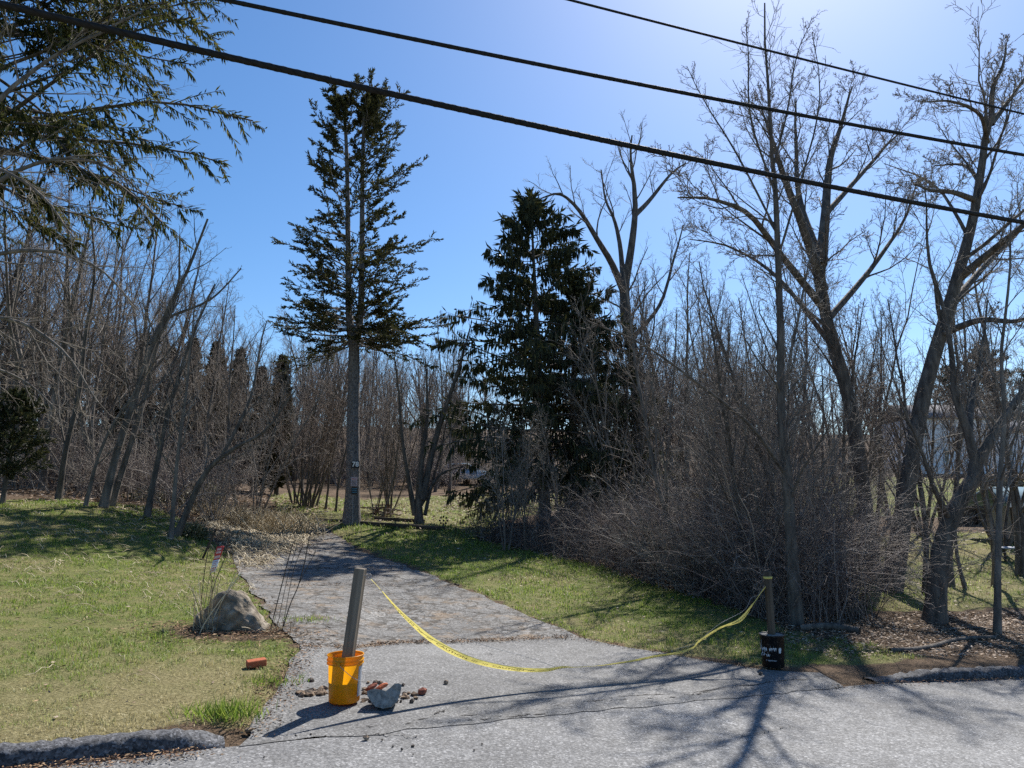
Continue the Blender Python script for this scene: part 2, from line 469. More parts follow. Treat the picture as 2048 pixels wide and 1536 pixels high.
def kids(rng, Pn, Rn, c, t0, t1, ang, lf, npts, wander, up, rf=.55, tip=.35, fall=.5, keep=1.0, rmin=.0025, absL=None, flatten=0.0, grav=None, rl=.016):
    M, n, _ = Pn.shape
    t = t0 + (t1 - t0) * (np.arange(c)[None] + rng.random((M, c))) / c
    x = t * (n - 1); i = np.minimum(x.astype(int), n - 2); f = (x - i)
    m = np.arange(M)[:, None]
    A0, A1 = Pn[m, i], Pn[m, i + 1]
    pos = A0 + (A1 - A0) * f[..., None]; tan = unit(A1 - A0)
    rad = Rn[m, i] + (Rn[m, i + 1] - Rn[m, i]) * f
    pl = np.linalg.norm(np.diff(Pn, axis=1), axis=2).sum(1)[:, None]
    L = (pl * lf if absL is None else absL) * rng.uniform(.6, 1.25, t.shape) * (1 - fall * (t - t0) / (t1 - t0 + 1e-6))
    az = rng.uniform(0, 6.283, (M, 1)) + 2.4 * np.arange(c)[None] + rng.normal(0, .4, t.shape)
    ref = np.where(np.abs(tan[..., 2:3]) > .9, np.array([1., 0, 0]), np.array([0, 0, 1.]))
    a = unit(np.cross(tan, ref)); b = np.cross(a, tan)
    th = rng.uniform(ang[0], ang[1], t.shape)
    ca, sa = np.cos(az), np.sin(az) * (1 - flatten)
    d = np.cos(th)[..., None] * tan + np.sin(th)[..., None] * (ca[..., None] * a + sa[..., None] * b)
    r0 = np.maximum(np.minimum(rad * rf, L * rl), rmin)
    sel = (rng.random(t.shape) < keep).ravel()
    p0 = pos.reshape(-1, 3)[sel]; d = d.reshape(-1, 3)[sel]; L = L.ravel()[sel]; r0 = r0.ravel()[sel]
    Q = path(rng, p0, d, L, npts, wander, up, grav)
    R = r0[:, None] * np.linspace(1, tip, npts)[None]
    return Q, np.maximum(R, rmin * .6)

def blades(rng, p, d, L, W, cross=False):
    """leaf-shaped rhombi from p along d"""
    d = unit(d); M = len(p)
    s = unit(np.cross(d, unit(rng.normal(size=(M, 3)))))
    L = np.broadcast_to(L, (M,))[:, None]; W = np.broadcast_to(W, (M,))[:, None]
    mid = p + d * L * .45
    V = np.stack([p, mid + s * W / 2, p + d * L, mid - s * W / 2], 1)
    if cross:
        s2 = np.cross(d, s)
        V = np.concatenate([V, np.stack([p, mid + s2 * W / 2, p + d * L, mid - s2 * W / 2], 1)])
    return V                                        # (M,4,3)
def blade_mesh(name, Vs, mat, rnd):
    V = Vs.reshape(-1, 3); F = np.arange(len(V)).reshape(-1, 4)
    return mesh_np(name, V, F, mat, {'rnd': np.repeat(rnd, 4)})

def box_vf(c, s, R=None):
    c = np.asarray(c, float); h = np.asarray(s, float) / 2
    V = np.array([[x, y, z] for x in (-1, 1) for y in (-1, 1) for z in (-1, 1)], float) * h
    if R is not None: V = V @ np.asarray(R).T
    F = np.array([[0, 1, 3, 2], [4, 6, 7, 5], [0, 4, 5, 1], [2, 3, 7, 6], [0, 2, 6, 4], [1, 5, 7, 3]])
    return V + c, F
def box_obj(name, c, s, mat, parent=None, R=None, bev=0.0):
    bm = bmesh.new()
    V, F = box_vf((0, 0, 0), s, R)
    vs_ = [bm.verts.new(v) for v in V]
    for f in F: bm.faces.new([vs_[i] for i in f])
    bmesh.ops.recalc_face_normals(bm, faces=bm.faces)
    if bev > 0: bmesh.ops.bevel(bm, geom=bm.edges[:], offset=bev, segments=1, affect='EDGES')
    me = bpy.data.meshes.new(name); bm.to_mesh(me); bm.free(); me.materials.append(mat)
    return link(name, me, parent, c)
def lathe(name, prof, mat, seg=40, parent=None, loc=None, smooth=True, close=False):
    th = np.arange(seg) * 2 * math.pi / seg
    V = np.concatenate([np.c_[r * np.cos(th), r * np.sin(th), np.full(seg, z)] for r, z in prof])
    F = []
    for i in range(len(prof) - 1):
        a = i * seg + np.arange(seg); b = i * seg + (np.arange(seg) + 1) % seg
        F.append(np.stack([a, b, b + seg, a + seg], -1))
    me = mesh_np(name, V, np.concatenate(F), mat, None, smooth)
    return link(name, me, parent, loc)
def tube_obj(name, pts, r, mat, parent=None, k=8, loc=None, n=None):
    pts = np.asarray(pts, float)
    if n: pts = spline(pts, n)
    T = Tubes(); T.add(pts, np.broadcast_to(r, (len(pts),)), k)
    return link(name, T.mesh(name, mat), parent, loc)
def rock_mesh(name, seed, dims, mat, sub=2, rough=.25, flat_bottom=False):
    bm = bmesh.new(); bmesh.ops.create_icosphere(bm, subdivisions=sub, radius=1)
    for v in bm.verts:
        n_ = mnoise.noise(v.co * 1.3 + Vector((seed * 3.1, seed, 0))) * rough + mnoise.noise(v.co * 3.5 + Vector((seed, 0, 9))) * rough * .5
        v.co *= 1 + n_
        v.co = Vector((v.co.x * dims[0], v.co.y * dims[1], v.co.z * dims[2]))
    me = bpy.data.meshes.new(name); bm.to_mesh(me); bm.free(); me.materials.append(mat)
    return me
def text_mesh(name, txt, size, mat, bold=.0):
    cu = bpy.data.curves.new(name, 'FONT'); cu.body = txt; cu.size = size; cu.align_x = 'CENTER'; cu.align_y = 'CENTER'
    cu.extrude = .002; cu.offset = bold; cu.resolution_u = 2
    o = bpy.data.objects.new(name, cu); COL.objects.link(o)
    dg = bpy.context.evaluated_depsgraph_get(); dg.update()
    me = bpy.data.meshes.new_from_object(o.evaluated_get(dg))
    bpy.data.objects.remove(o); bpy.data.curves.remove(cu)
    me.materials.clear(); me.materials.append(mat)
    return me

# ------------------------------------------------------------------ ground, street, apron, driveway, kerbs
rng0 = np.random.default_rng(7)
def resample(pts, n):
    p = np.asarray(pts, float); s = np.r_[0, np.cumsum(np.linalg.norm(np.diff(p[:, :2], axis=0), axis=1))]
    t = np.linspace(0, s[-1], n)
    return np.c_[np.interp(t, s, p[:, 0]), np.interp(t, s, p[:, 1])]
def jag(p, amp, seed):
    r = np.random.default_rng(seed); n = len(p)
    e = r.normal(0, amp, (n, 2)); e = (e + np.roll(e, 1, 0) + np.roll(e, -1, 0)) / 2
    e[0] = e[-1] = 0
    return p + e
def loft(name, A, B, cols, off, mat):
    n = len(A); w = np.linspace(0, 1, cols)[None, :, None]
    Q = A[:, None] * (1 - w) + B[:, None] * w
    z = tz(Q[..., 0], Q[..., 1]) + off
    V = np.concatenate([Q, z[..., None]], -1).reshape(-1, 3)
    i = np.arange(n - 1)[:, None]; j = np.arange(cols - 1)[None]
    a = i * cols + j
    F = np.stack([a, a + 1, a + cols + 1, a + cols], -1).reshape(-1, 4)
    me = mesh_np(name, V, F, mat, None, True)
    if me.polygons[0].normal.z < 0: me.flip_normals()
    return me
drive_L = jag(resample([G(u, v) for u, v in ((600, 1298), (548, 1240), (520, 1200), (492, 1165), (474, 1135), (466, 1108), (480, 1086), (520, 1066), (560, 1054))], 70), .05, 1)
drive_R = jag(resample([G(u, v) for u, v in ((1165, 1279), (1040, 1226), (950, 1187), (850, 1147), (770, 1119), (715, 1100), (690, 1082), (668, 1066), (640, 1054))], 70), .05, 2)
ap_back = [G(u, v)[:2] for u, v in ((492, 1482), (540, 1400), (602, 1297), (800, 1290), (1000, 1284), (1165, 1278), (1350, 1312), (1440, 1327), (1530, 1341), (1640, 1347))]
xl, xr = ap_back[0][0], ap_back[-1][0]
xs = np.linspace(xl, xr, 80)
ap_front = jag(np.c_[xs, edge_y(xs) - .03], .02, 4)
ap_b = jag(resample(ap_back, 80), .02, 3)
pave_poly = np.vstack([ap_front, ap_b[::-1]])
drive_poly = np.vstack([drive_L, drive_R[::-1]])

gx = np.sinh(np.linspace(-1, 1, 301) * 5.2) / math.sinh(5.2) * 420
gyp = np.sinh(np.linspace(0, 1, 250) * 5.0) / math.sinh(5.0) * 520
gy = np.concatenate([np.linspace(-300, -30, 8), np.linspace(-20, 3, 9), 4 + gyp])
# finer squares where the camera looks
gx = np.unique(np.concatenate([gx[np.abs(gx) > 16], np.arange(-16, 16.01, .25)]))
gy = np.unique(np.concatenate([gy[gy < 4], np.arange(4, 26, .25), gy[gy > 26]]))
XX, YY = np.meshgrid(gx, gy, indexing='ij')
ZZ = tz(XX, YY)
onroad = (YY < edge_y(XX) - .1) & (YY > edge_y(XX) - 9.5)
inside = onroad | inpoly(XX, YY, pave_poly) | inpoly(XX, YY, drive_poly)
ZZ = ZZ - .022 * inside

lawn_left = [tuple(G(u, v)[:2]) for u, v in ((0, 1500), (440, 1452), (492, 1470), (600, 1300), (545, 1245), (515, 1200), (487, 1160), (462, 1115), (420, 1082), (385, 1052), (330, 1022), (180, 1003), (0, 1000))]
p_ = G(0, 1000); lawn_left += [(-24.0, float(p_[1]) - 1.0), (-30.0, 3.0), (-20.0, float(edge_y(-20.)) + .5)]
lawn_right = [tuple(G(u, v)[:2]) for u, v in ((1690, 1330), (1530, 1330), (1350, 1308), (1165, 1274), (1040, 1222), (950, 1183), (850, 1143), (770, 1115), (700, 1086), (650, 1052), (720, 1047), (900, 1053), (960, 1078), (1080, 1104), (1250, 1150), (1400, 1195), (1520, 1240), (1640, 1275), (1760, 1295), (1850, 1320))]
lawn_back = [tuple(G(u, v)[:2]) for u, v in ((560, 1040), (640, 1048), (900, 1058), (965, 1080), (1010, 1040), (1180, 1012), (1400, 1010), (1380, 985), (1180, 990), (1000, 985), (840, 993), (700, 1000), (600, 985), (540, 990))]
yard_right = [tuple(G(u, v)[:2]) for u, v in ((1700, 1225), (1850, 1222), (2060, 1215), (2200, 1215), (2250, 1062), (2060, 1062), (1850, 1066), (1720, 1075))]
lawn_far = [(8, 32), (34, 30), (46, 60), (30, 66), (10, 45)]
thicket = [tuple(G(u, v)[:2]) for u, v in ((958, 1082), (1080, 1108), (1250, 1155), (1400, 1200), (1530, 1245), (1640, 1258), (1715, 1250))]
thicket += [(5.7, 11.6), (6.6, 14.5), (6.2, 17.5), (4.6, 19.0), (2.0, 20.5), (-.2, 21.0)]
grassy = np.zeros(XX.shape, bool)
for poly in (lawn_left, lawn_right, lawn_back, yard_right, lawn_far): grassy |= inpoly(XX, YY, poly)
far_side = YY < edge_y(XX) - 9
litter = np.where(grassy | far_side | (YY > 150), 0.0, 1.0)
dist = YY - edge_y(XX)
dry = np.clip(1.15 - dist / 3.2, 0, 1) * (XX < 3.5) * .9 + np.where(inpoly(XX, YY, lawn_back), .15, 0) + np.where(inpoly(XX, YY, yard_right), .3, 0)
mulch = np.exp(-(((XX - G(470, 1265)[0]) / .75) ** 2 + ((YY - G(470, 1265)[1]) / .5) ** 2) ** 2)
litter = np.maximum(litter, mulch)
nxx, nyy = XX.shape
ii = np.arange(nxx - 1)[:, None]; jj = np.arange(nyy - 1)[None]
a_ = ii * nyy + jj
Fg = np.stack([a_, a_ + nyy, a_ + nyy + 1, a_ + 1], -1).reshape(-1, 4)
ground = link('ground', mesh_np('ground', np.stack([XX, YY, ZZ], -1).reshape(-1, 3), Fg, ground_mat, {'litter': litter.ravel(), 'dry': dry.ravel()}, True))
kind(ground, 'structure')

rx = np.concatenate([np.linspace(-300, -40, 14), np.linspace(-36, 36, 160), np.linspace(40, 300, 14)])
road = link('road', loft('road', np.c_[rx, edge_y(rx) - 9.0], np.c_[rx, edge_y(rx)], 40, .004, asphalt_road)); kind(road, 'structure')
apron = link('driveway_apron', loft('driveway_apron', ap_front, ap_b, 24, .009, asphalt_apron)); kind(apron, 'structure')
driveway = link('driveway', loft('driveway', drive_L, drive_R, 24, .006, asphalt_old)); kind(driveway, 'structure')

# ragged tar joint between street and apron
def ribbon(name, pts, w, off, mat, seed, brk=0.0):
    r = np.random.default_rng(seed); p = resample(pts, 260); p = p + np.c_[np.zeros(260), np.convolve(r.normal(0, .03, 268), np.ones(9) / 5, 'valid')]
    t = unit(np.gradient(p, axis=0)); nrm = np.c_[-t[:, 1], t[:, 0]]
    ww = w * np.clip(.45 + np.convolve(r.normal(0, 1.0, 266), np.ones(7) / 4, 'valid') + np.linspace(-.9, .35, 260), .03, 1.5)[:, None]
    A = p + nrm * ww; B = p - nrm * ww
    return link(name, loft(name, A, B, 2, off, mat))
seam = ribbon('road_joint', [G(u, v)[:2] for u, v in ((500, 1484), (600, 1466), (760, 1452), (900, 1436), (1080, 1418), (1240, 1397), (1400, 1385), (1500, 1372), (1600, 1361), (1700, 1347))], .0075, .0135, tar, 5)
kind(seam, 'structure')
for k_, (pts_, w_) in enumerate((([(715, 1458), (830, 1449), (900, 1450), (1010, 1436), (1090, 1432)], .007), ([(1180, 1408), (1260, 1400), (1330, 1398), (1420, 1386)], .006), ([(860, 1437), (875, 1428), (890, 1424)], .005),
                                 ([(560, 1472), (640, 1476), (760, 1470), (840, 1476)], .004), ([(1200, 1500), (1330, 1480), (1480, 1476), (1600, 1452)], .003), ([(640, 1398), (700, 1340), (735, 1300)], .003), ([(950, 1288), (1010, 1330), (1110, 1380)], .0025), ([(478, 1142), (560, 1141), (650, 1137), (730, 1139), (810, 1138)], .02), ([(510, 1173), (600, 1172), (690, 1171), (800, 1174), (870, 1170)], .016), ([(470, 1120), (520, 1128), (560, 1150), (600, 1165)], .012))):
    kind(ribbon('road_crack', [G(u, v)[:2] for u, v in pts_], w_, .0135, tar, 60 + k_), 'structure')

def kerb(name, x0, x1, n, mat, seed, taper0, taper1):
    r = np.random.default_rng(seed)
    x = np.linspace(x0, x1, n); p = np.c_[x, edge_y(x)]
    t = unit(np.gradient(p, axis=0)); nrm = np.c_[-t[:, 1], t[:, 0]]
    prof = [(-.005, -.06), (0, .005), (.014, .088), (.032, .106), (.10, .113), (.165, .106), (.195, .088), (.215, .02)]
    s = np.r_[0, np.cumsum(np.linalg.norm(np.diff(p, axis=0), axis=1))]
    hs = np.clip(.2 + s / taper0, 0, 1) * np.clip(.2 + (s[-1] - s) / taper1, 0, 1)
    V = []
    sm = np.convolve(r.normal(0, .03, n + 6), np.ones(7) / 3, 'valid')
    for k, (o, h) in enumerate(prof):
        q = p + nrm * (o + sm[:, None] * .3 + r.normal(0, .008, (n, 1)))
        z = road_z(p[:, 0]) + (h * hs if h > 0 else h) + (r.normal(0, .008, n) + sm * .16) * (h > 0)
        V.append(np.c_[q, z])
    V = np.stack(V, 1); m_ = len(prof)
    i = np.arange(n - 1)[:, None]; j = np.arange(m_ - 1)[None]; a = i * m_ + j
    F = np.stack([a, a + m_, a + m_ + 1, a + 1], -1).reshape(-1, 4)
    o = link(name, mesh_np(name, V.reshape(-1, 3), F, mat, None, True))
    if o.data.polygons[3].normal.z < 0: o.data.flip_normals()
    return kind(o, 'structure')
kerb('kerb', -24, -1.9, 520, asphalt_kerb, 11, .3, .35)
kerb('kerb', 3.85, 30, 560, asphalt_kerb, 12, 1.2, .3)

# ------------------------------------------------------------------ grass, straw, leaf litter
def scatter(rng, poly, n):
    p = np.asarray(poly); lo, hi = p.min(0), p.max(0)
    out = rng.uniform(lo, hi, (n, 2)); out = out[inpoly(out[:, 0], out[:, 1], poly)]
    return out
def view_keep(q, margin=.06):
    t = np.abs(q[:, 0]) / np.maximum(q[:, 1], .1)
    return (t < .706 + margin + .25 / np.maximum(q[:, 1], 1)) & (q[:, 1] > 3.6)
boulder_c = G(470, 1262)
def grass(name, polys, dens, seed, h0, label):
    rng = np.random.default_rng(seed); Q = []
    for poly in polys:
        p = np.asarray(poly); area = np.prod(p.max(0) - p.min(0))
        q = scatter(rng, poly, int(area * dens)); q = q[view_keep(q)]
        keep = rng.random(len(q)) < np.clip((7.5 / q[:, 1]) ** 1.35, .06, 1)
        q = q[keep]
        qe = q + rng.normal(0, .055, q.shape); q = q[~(inpoly(qe[:, 0], qe[:, 1], pave_poly) | inpoly(qe[:, 0], qe[:, 1], drive_poly))]
        q = q[q[:, 1] > edge_y(q[:, 0]) + .26 * ((q[:, 0] < -1.95) | (q[:, 0] > 3.9))]
        d2 = ((q[:, 0] - boulder_c[0]) / .75) ** 2 + ((q[:, 1] - boulder_c[1]) / .5) ** 2
        q = q[(d2 > 1) | (rng.random(len(q)) < .12)]
        Q.append(q)
    q = np.concatenate(Q); M = len(q)
    z = tz(q[:, 0], q[:, 1])
    gap = np.array([mnoise.noise(Vector((a * 5.5, b * 5.5, 11))) for a, b in q]); kp = gap > -.28; q = q[kp]; z = z[kp]; M = len(q)
    sc = np.clip(q[:, 1] / 8, .8, 3.0)
    clump = np.array([mnoise.noise(Vector((a * .9, b * .9, 0))) for a, b in q])
    clump2 = np.array([mnoise.noise(Vector((a * 4.2, b * 4.2, 3))) for a, b in q])
    h = h0 * rng.uniform(.4, 1.5, M) * np.clip(1 + .9 * clump + 1.3 * clump2, .25, 2.6) * np.clip(q[:, 1] / 12, 1, 1.6)
    w = rng.uniform(.0035, .0065, M) * sc
    az = rng.uniform(0, 6.283, M); lean = rng.uniform(.15, 1.3, M)
    d = np.c_[np.cos(az), np.sin(az)] ; sdv = np.c_[-d[:, 1], d[:, 0], np.zeros(M)]
    p0 = np.c_[q, z - .006]
    p1 = p0 + np.c_[d * (h * lean * .35)[:, None], h * .6]
    p2 = p0 + np.c_[d * (h * lean)[:, None], h * (1.05 - .35 * lean)]
    V = np.stack([p0 - sdv * w[:, None] / 2, p0 + sdv * w[:, None] / 2, p1 + sdv * w[:, None] * .4, p1 - sdv * w[:, None] * .4, p2], 1).reshape(-1, 3)
    b = np.arange(M)[:, None] * 5
    F4 = b + np.array([[0, 1, 2, 3]]); F3 = b + np.array([[3, 2, 4]])
    dist_ = q[:, 1] - edge_y(q[:, 0])
    dryb = np.clip(.27 - .11 * dist_, -.12, .26) * (q[:, 0] < 3) + np.where(q[:, 1] > 20, .12, 0)
    o = link(name, mesh_np(name, V, [F4, F3], grass_mat, {'rnd': np.repeat(rng.random(M), 5), 'dryb': np.repeat(dryb, 5)}))
    return kind(o, 'stuff', label, 'grass')
grass('grass', [lawn_left], 2300, 21, .033, 'short green and straw coloured lawn sloping up beside the driveway')
grass('grass', [lawn_right], 1900, 22, .042, 'green grass strip between the driveway and the bramble thicket')
grass('grass', [lawn_back, yard_right, lawn_far], 380, 23, .055, 'sunlit grass behind the trees and thicket')

def leaves(name, polys, dens, seed, label, size=.06):
    rng = np.random.default_rng(seed); Q = []
    for poly, k in polys:
        p = np.asarray(poly); area = np.prod(p.max(0) - p.min(0))
        q = scatter(rng, poly, int(area * dens * k)); q = q[view_keep(q)]
        Q.append(q[rng.random(len(q)) < np.clip((12 / q[:, 1]) ** 1.1, .08, 1)])
    q = np.concatenate(Q); M = len(q)
    q = q[~(inpoly(q[:, 0], q[:, 1], pave_poly))]
    q = q[q[:, 1] > edge_y(q[:, 0]) + .2]; M = len(q)
    z = tz(q[:, 0], q[:, 1]) + rng.uniform(.004, .03, M)
    d = unit(np.c_[rng.normal(0, 1, (M, 2)), rng.normal(0, .35, M)])
    Vs = blades(rng, np.c_[q, z], d, size * rng.uniform(.5, 1.3, M) * np.clip(q[:, 1] / 12, .9, 2), size * .55 * rng.uniform(.6, 1.2, M) * np.clip(q[:, 1] / 12, .9, 2))
    s = np.repeat(z[:, None], 4, 1); Vs[..., 2] = np.maximum(s - .012, s + (Vs[..., 2] - s) * .45)
    o = link(name, blade_mesh(name, Vs, leaf_dead, rng.random(M)))
    return kind(o, 'stuff', label, 'leaves')
verge_right = [tuple(G(u, v)[:2]) for u, v in ((1540, 1290), (1700, 1322), (2060, 1318), (2200, 1318), (2200, 1220), (1850, 1225), (1700, 1240), (1560, 1245))]
woods_left = [(-24, 17), (-13, 17.5), (-8, 16.5), (-6.6, 20), (-6, 26), (-12, 32), (-26, 30)]
bank = [(-3, 31), (2, 30), (6, 31), (4, 44), (-4, 44)]
leaves('fallen_leaves', [(verge_right, 1.0), (thicket, .45), (lawn_right, .03), (lawn_left, .010)], 620, 31, 'brown fallen leaves under the bramble thicket and behind the kerb')
leaves('fallen_leaves', [(lawn_back, .25), (bank, .7), (yard_right, .12)], 220, 32, 'fallen leaves strewn over the grass behind the spruces', .08)
leaves('fallen_leaves', [(woods_left, 1.0)], 130, 33, 'brown fallen leaves on the woodland floor above the lawn', .08)

def strands(name, pts, L, seed, mat, label, cat, lift=.03, rad=.0022):
    rng = np.random.default_rng(seed); M = len(pts)
    az = rng.uniform(0, 6.283, M); az = np.where(rng.random(M) < .7, rng.normal(0, .5, M), az)
    n = 6; d = az; out = np.empty((M, n, 3)); q = pts.copy()
    l = L * rng.uniform(.4, 1.2, M)
    for i in range(n):
        out[:, i, :2] = q; out[:, i, 2] = tz(q[:, 0], q[:, 1]) + lift * (.3 + np.sin(i / (n - 1) * 3.1) * rng.uniform(.3, 1.4, M))
        d = d + rng.normal(0, .38, M); q = q + np.c_[np.cos(d), np.sin(d)] * (l / n)[:, None]
    T = Tubes(); T.add(out, np.broadcast_to(rad * np.clip(pts[:, 1] / 10, .8, 2)[:, None], (M, n)), 3, rng.random(M))
    return kind(link(name, T.mesh(name, mat)), 'stuff', label, cat)
q = scatter(rng0, lawn_left, 14000); q = q[view_keep(q)]
q = q[rng0.random(len(q)) < np.clip((q[:, 1] - 7.5) / 7, .03, .5)]
strands('dead_grass_strands', q, .34, 41, straw_mat, 'long pale dead grass blades lying on the lawn', 'dead grass', .05, .0036)
heap = [tuple(G(u, v)[:2]) for u, v in ((395, 1040), (470, 1018), (560, 1030), (640, 1056), (610, 1085), (560, 1110), (520, 1135), (470, 1140), (455, 1110), (420, 1075))]
q = scatter(rng0, heap, 2600)
strands('matted_dry_grass', q, .5, 42, straw_mat, 'matted tan straw spilling over the head of the driveway', 'dead grass', .09, .0042)
# needle litter along joints and edges of the pavement
def along(pts, n, spread, seed, lo=0.0):
    r = np.random.default_rng(seed); p = resample(pts, 400); i = r.integers(0, 400, n)
    den = np.array([mnoise.noise(Vector((k * .05, seed, 0))) for k in i])
    i = i[den > lo]; q = p[i] + r.normal(0, 1, (len(i), 2)) * np.array(spread)
    return q
px = lambda L: [G(u, v)[:2] for u, v in L]
lit = np.concatenate([along(px([(605, 1296), (800, 1288), (1000, 1283), (1160, 1277)]), 2600, (.06, .05), 1, -.15),
                      along(px([(520, 1172), (640, 1172), (700, 1170), (790, 1172)]), 700, (.08, .09), 2, -.1),
                      along(px([(480, 1140), (560, 1140), (680, 1138), (800, 1138)]), 700, (.1, .12), 3, -.1),
                      along(px([(500, 1475), (545, 1398), (604, 1300)]), 1300, (.10, .05), 4, -.3),
                      along(np.c_[np.linspace(-3.6, -2.0, 20), edge_y(np.linspace(-3.6, -2.0, 20)) - .08], 1600, (.10, .06), 5, -.4),
                      along(np.c_[np.linspace(3.2, 9, 20), edge_y(np.linspace(3.2, 9, 20)) - .06], 1500, (.10, .06), 6, -.2),
                      along(px([(1165, 1279), (1350, 1313), (1440, 1328), (1530, 1341)]), 900, (.06, .06), 7, -.2),
                      along(drive_R, 1500, (.10, .10), 8, -.2), along(drive_L, 1500, (.14, .10), 9, -.2),
                      along(px([(620, 1215), (760, 1205), (900, 1235), (1050, 1262)]), 900, (.5, .25), 10, .05),
                      along(px([(490, 1125), (540, 1108), (600, 1085), (640, 1066)]), 4200, (.45, .6), 11, -.3), along(px([(480, 1095), (520, 1075), (580, 1060)]), 2600, (.5, .5), 12, -.4)])
def flecks(name, q, seed, mat, label, cat, L=.032):
    r = np.random.default_rng(seed); M = len(q); z = tz(q[:, 0], q[:, 1]) + r.uniform(.02, .035, M)
    d = unit(np.c_[r.normal(0, 1, (M, 2)), r.normal(0, .12, M)])
    Vs = blades(r, np.c_[q, z], d, L * r.uniform(.4, 1.4, M), .0065 * r.uniform(.6, 2.0, M))
    Vs[..., 2] = np.maximum(Vs[..., 2], z[:, None] - .006)
    return kind(link(name, blade_mesh(name, Vs, mat, r.random(M))), 'stuff', label, cat)
flecks('needle_debris', lit, 51, needle_litter, 'dead needles and grass drifted along the pavement joints and edges', 'debris')
q = scatter(rng0, lawn_left, 9000); q = q[view_keep(q)]; q = q[(q[:, 1] < 12) & (q[:, 1] > edge_y(q[:, 0]) + .3)]
q = q[np.array([mnoise.noise(Vector((a * 1.6, b * 1.6, 5))) > -.05 for a, b in q])]
flecks('lawn_debris', q, 53, needle_litter, 'brown leaf bits and thatch scattered over the lower lawn', 'debris', .05)
q = np.array([boulder_c[:2] + np.array([rng0.normal(0, .55), rng0.normal(-.12, .3)]) for _ in range(1800)])
flecks('mulch_debris', q, 52, needle_litter, 'brown mulch and broken stalks round the boulder', 'debris', .07)

# ------------------------------------------------------------------ bare trees
def twigs_of(rng, L, spec):
    """spec: list of kwargs for successive kids() levels; returns list of (P,R)"""
    out = []
    for s in spec:
        L = kids(rng, L[0], L[1], **s); out.append(L)
    return out
def crown_mesh(name, levels, mat, ks):
    T = Tubes()
    for (Pn, Rn), k in zip(levels, ks): T.add(Pn, Rn, k)
    return T.mesh(name, mat)

PROTO = {}
def proto_slender(key, seed, H, tm, cm, n1=15, lean=.03):
    r = np.random.default_rng(seed)
    tr = path(r, np.zeros((1, 3)), np.array([[r.normal(0, lean * 2), r.normal(0, lean * 2), 1.]]), np.array([H]), 14, .05, .06)
    R = (H * .0085 * np.linspace(1, .12, 14) ** .8)[None]; R[:, 0] *= 1.35
    lv = twigs_of(r, (tr, R), [dict(c=n1, t0=.22, t1=.97, ang=(.35, .8), lf=.34, npts=7, wander=.09, up=.10, rf=.5, fall=.75),
                               dict(c=8, t0=.12, t1=.98, ang=(.4, .9), lf=.42, npts=5, wander=.14, up=.05, rf=.55, fall=.5, rmin=.005),
                               dict(c=5, t0=.15, t1=1, ang=(.4, .9), lf=.5, npts=4, wander=.16, up=.04, rf=.6, rmin=.0042),
                               dict(c=3, t0=.2, t1=1, ang=(.4, .8), lf=.6, npts=3, wander=.12, up=.03, rf=.7, rmin=.0035)])
    T = Tubes(); T.add(tr, R, 7); T.add(*lv[0], 5)
    PROTO[key] = (T.mesh('trunk', tm), crown_mesh('crown', lv[1:], cm, (4, 3, 3)), H)
def proto_multi(key, seed, H, tm, cm, ns=5, spread=.35):
    r = np.random.default_rng(seed)
    az = np.arange(ns) * 6.283 / ns + r.normal(0, .4, ns); sp = r.uniform(.08, spread, ns)
    d = np.c_[np.cos(az) * sp, np.sin(az) * sp, np.ones(ns)]
    st = path(r, np.c_[np.cos(az) * .1, np.sin(az) * .1, np.zeros(ns)], d, H * r.uniform(.7, 1.05, ns), 12, .06, .02)
    R = (H * .0075 * np.linspace(1, .15, 12))[None] * r.uniform(.5, 1.1, ns)[:, None]
    lv = twigs_of(r, (st, R), [dict(c=9, t0=.2, t1=.97, ang=(.3, .8), lf=.36, npts=6, wander=.1, up=.07, rf=.5, fall=.6),
                               dict(c=7, t0=.15, t1=.98, ang=(.4, .9), lf=.42, npts=4, wander=.14, up=.03, rf=.55, fall=.5, rmin=.005),
                               dict(c=5, t0=.15, t1=1, ang=(.4, 1.), lf=.55, npts=3, wander=.16, up=.02, rf=.6, rmin=.004)])
    T = Tubes(); T.add(st, R, 6)
    PROTO[key] = (T.mesh('trunk', tm), crown_mesh('crown', lv, cm, (4, 3, 3)), H)
def proto_spread(key, seed, H, tm, cm):
    r = np.random.default_rng(seed)
    tr = path(r, np.zeros((1, 3)), np.array([[r.normal(0, .05), r.normal(0, .05), 1.]]), np.array([H * .8]), 12, .04, .06)
    R = (H * .016 * np.linspace(1, .18, 12) ** .9)[None]; R[:, 0] *= 1.4
    l1 = kids(r, tr, R, 11, .35, .98, (.4, .85), .55, 9, .09, .09, rf=.6, fall=.4)
    lv = twigs_of(r, l1, [dict(c=7, t0=.2, t1=.98, ang=(.4, .85), lf=.42, npts=6, wander=.12, up=.05, rf=.55, fall=.55),
                          dict(c=6, t0=.15, t1=.98, ang=(.4, .9), lf=.42, npts=4, wander=.14, up=.03, rf=.55, fall=.5, rmin=.004),
                          dict(c=4, t0=.15, t1=1, ang=(.4, 1.), lf=.5, npts=3, wander=.16, up=.02, rf=.6, rmin=.003)])
    T = Tubes(); T.add(tr, R, 8); T.add(*l1, 6)
    PROTO[key] = (T.mesh('trunk', tm), crown_mesh('crown', lv, cm, (4, 3, 3)), H)
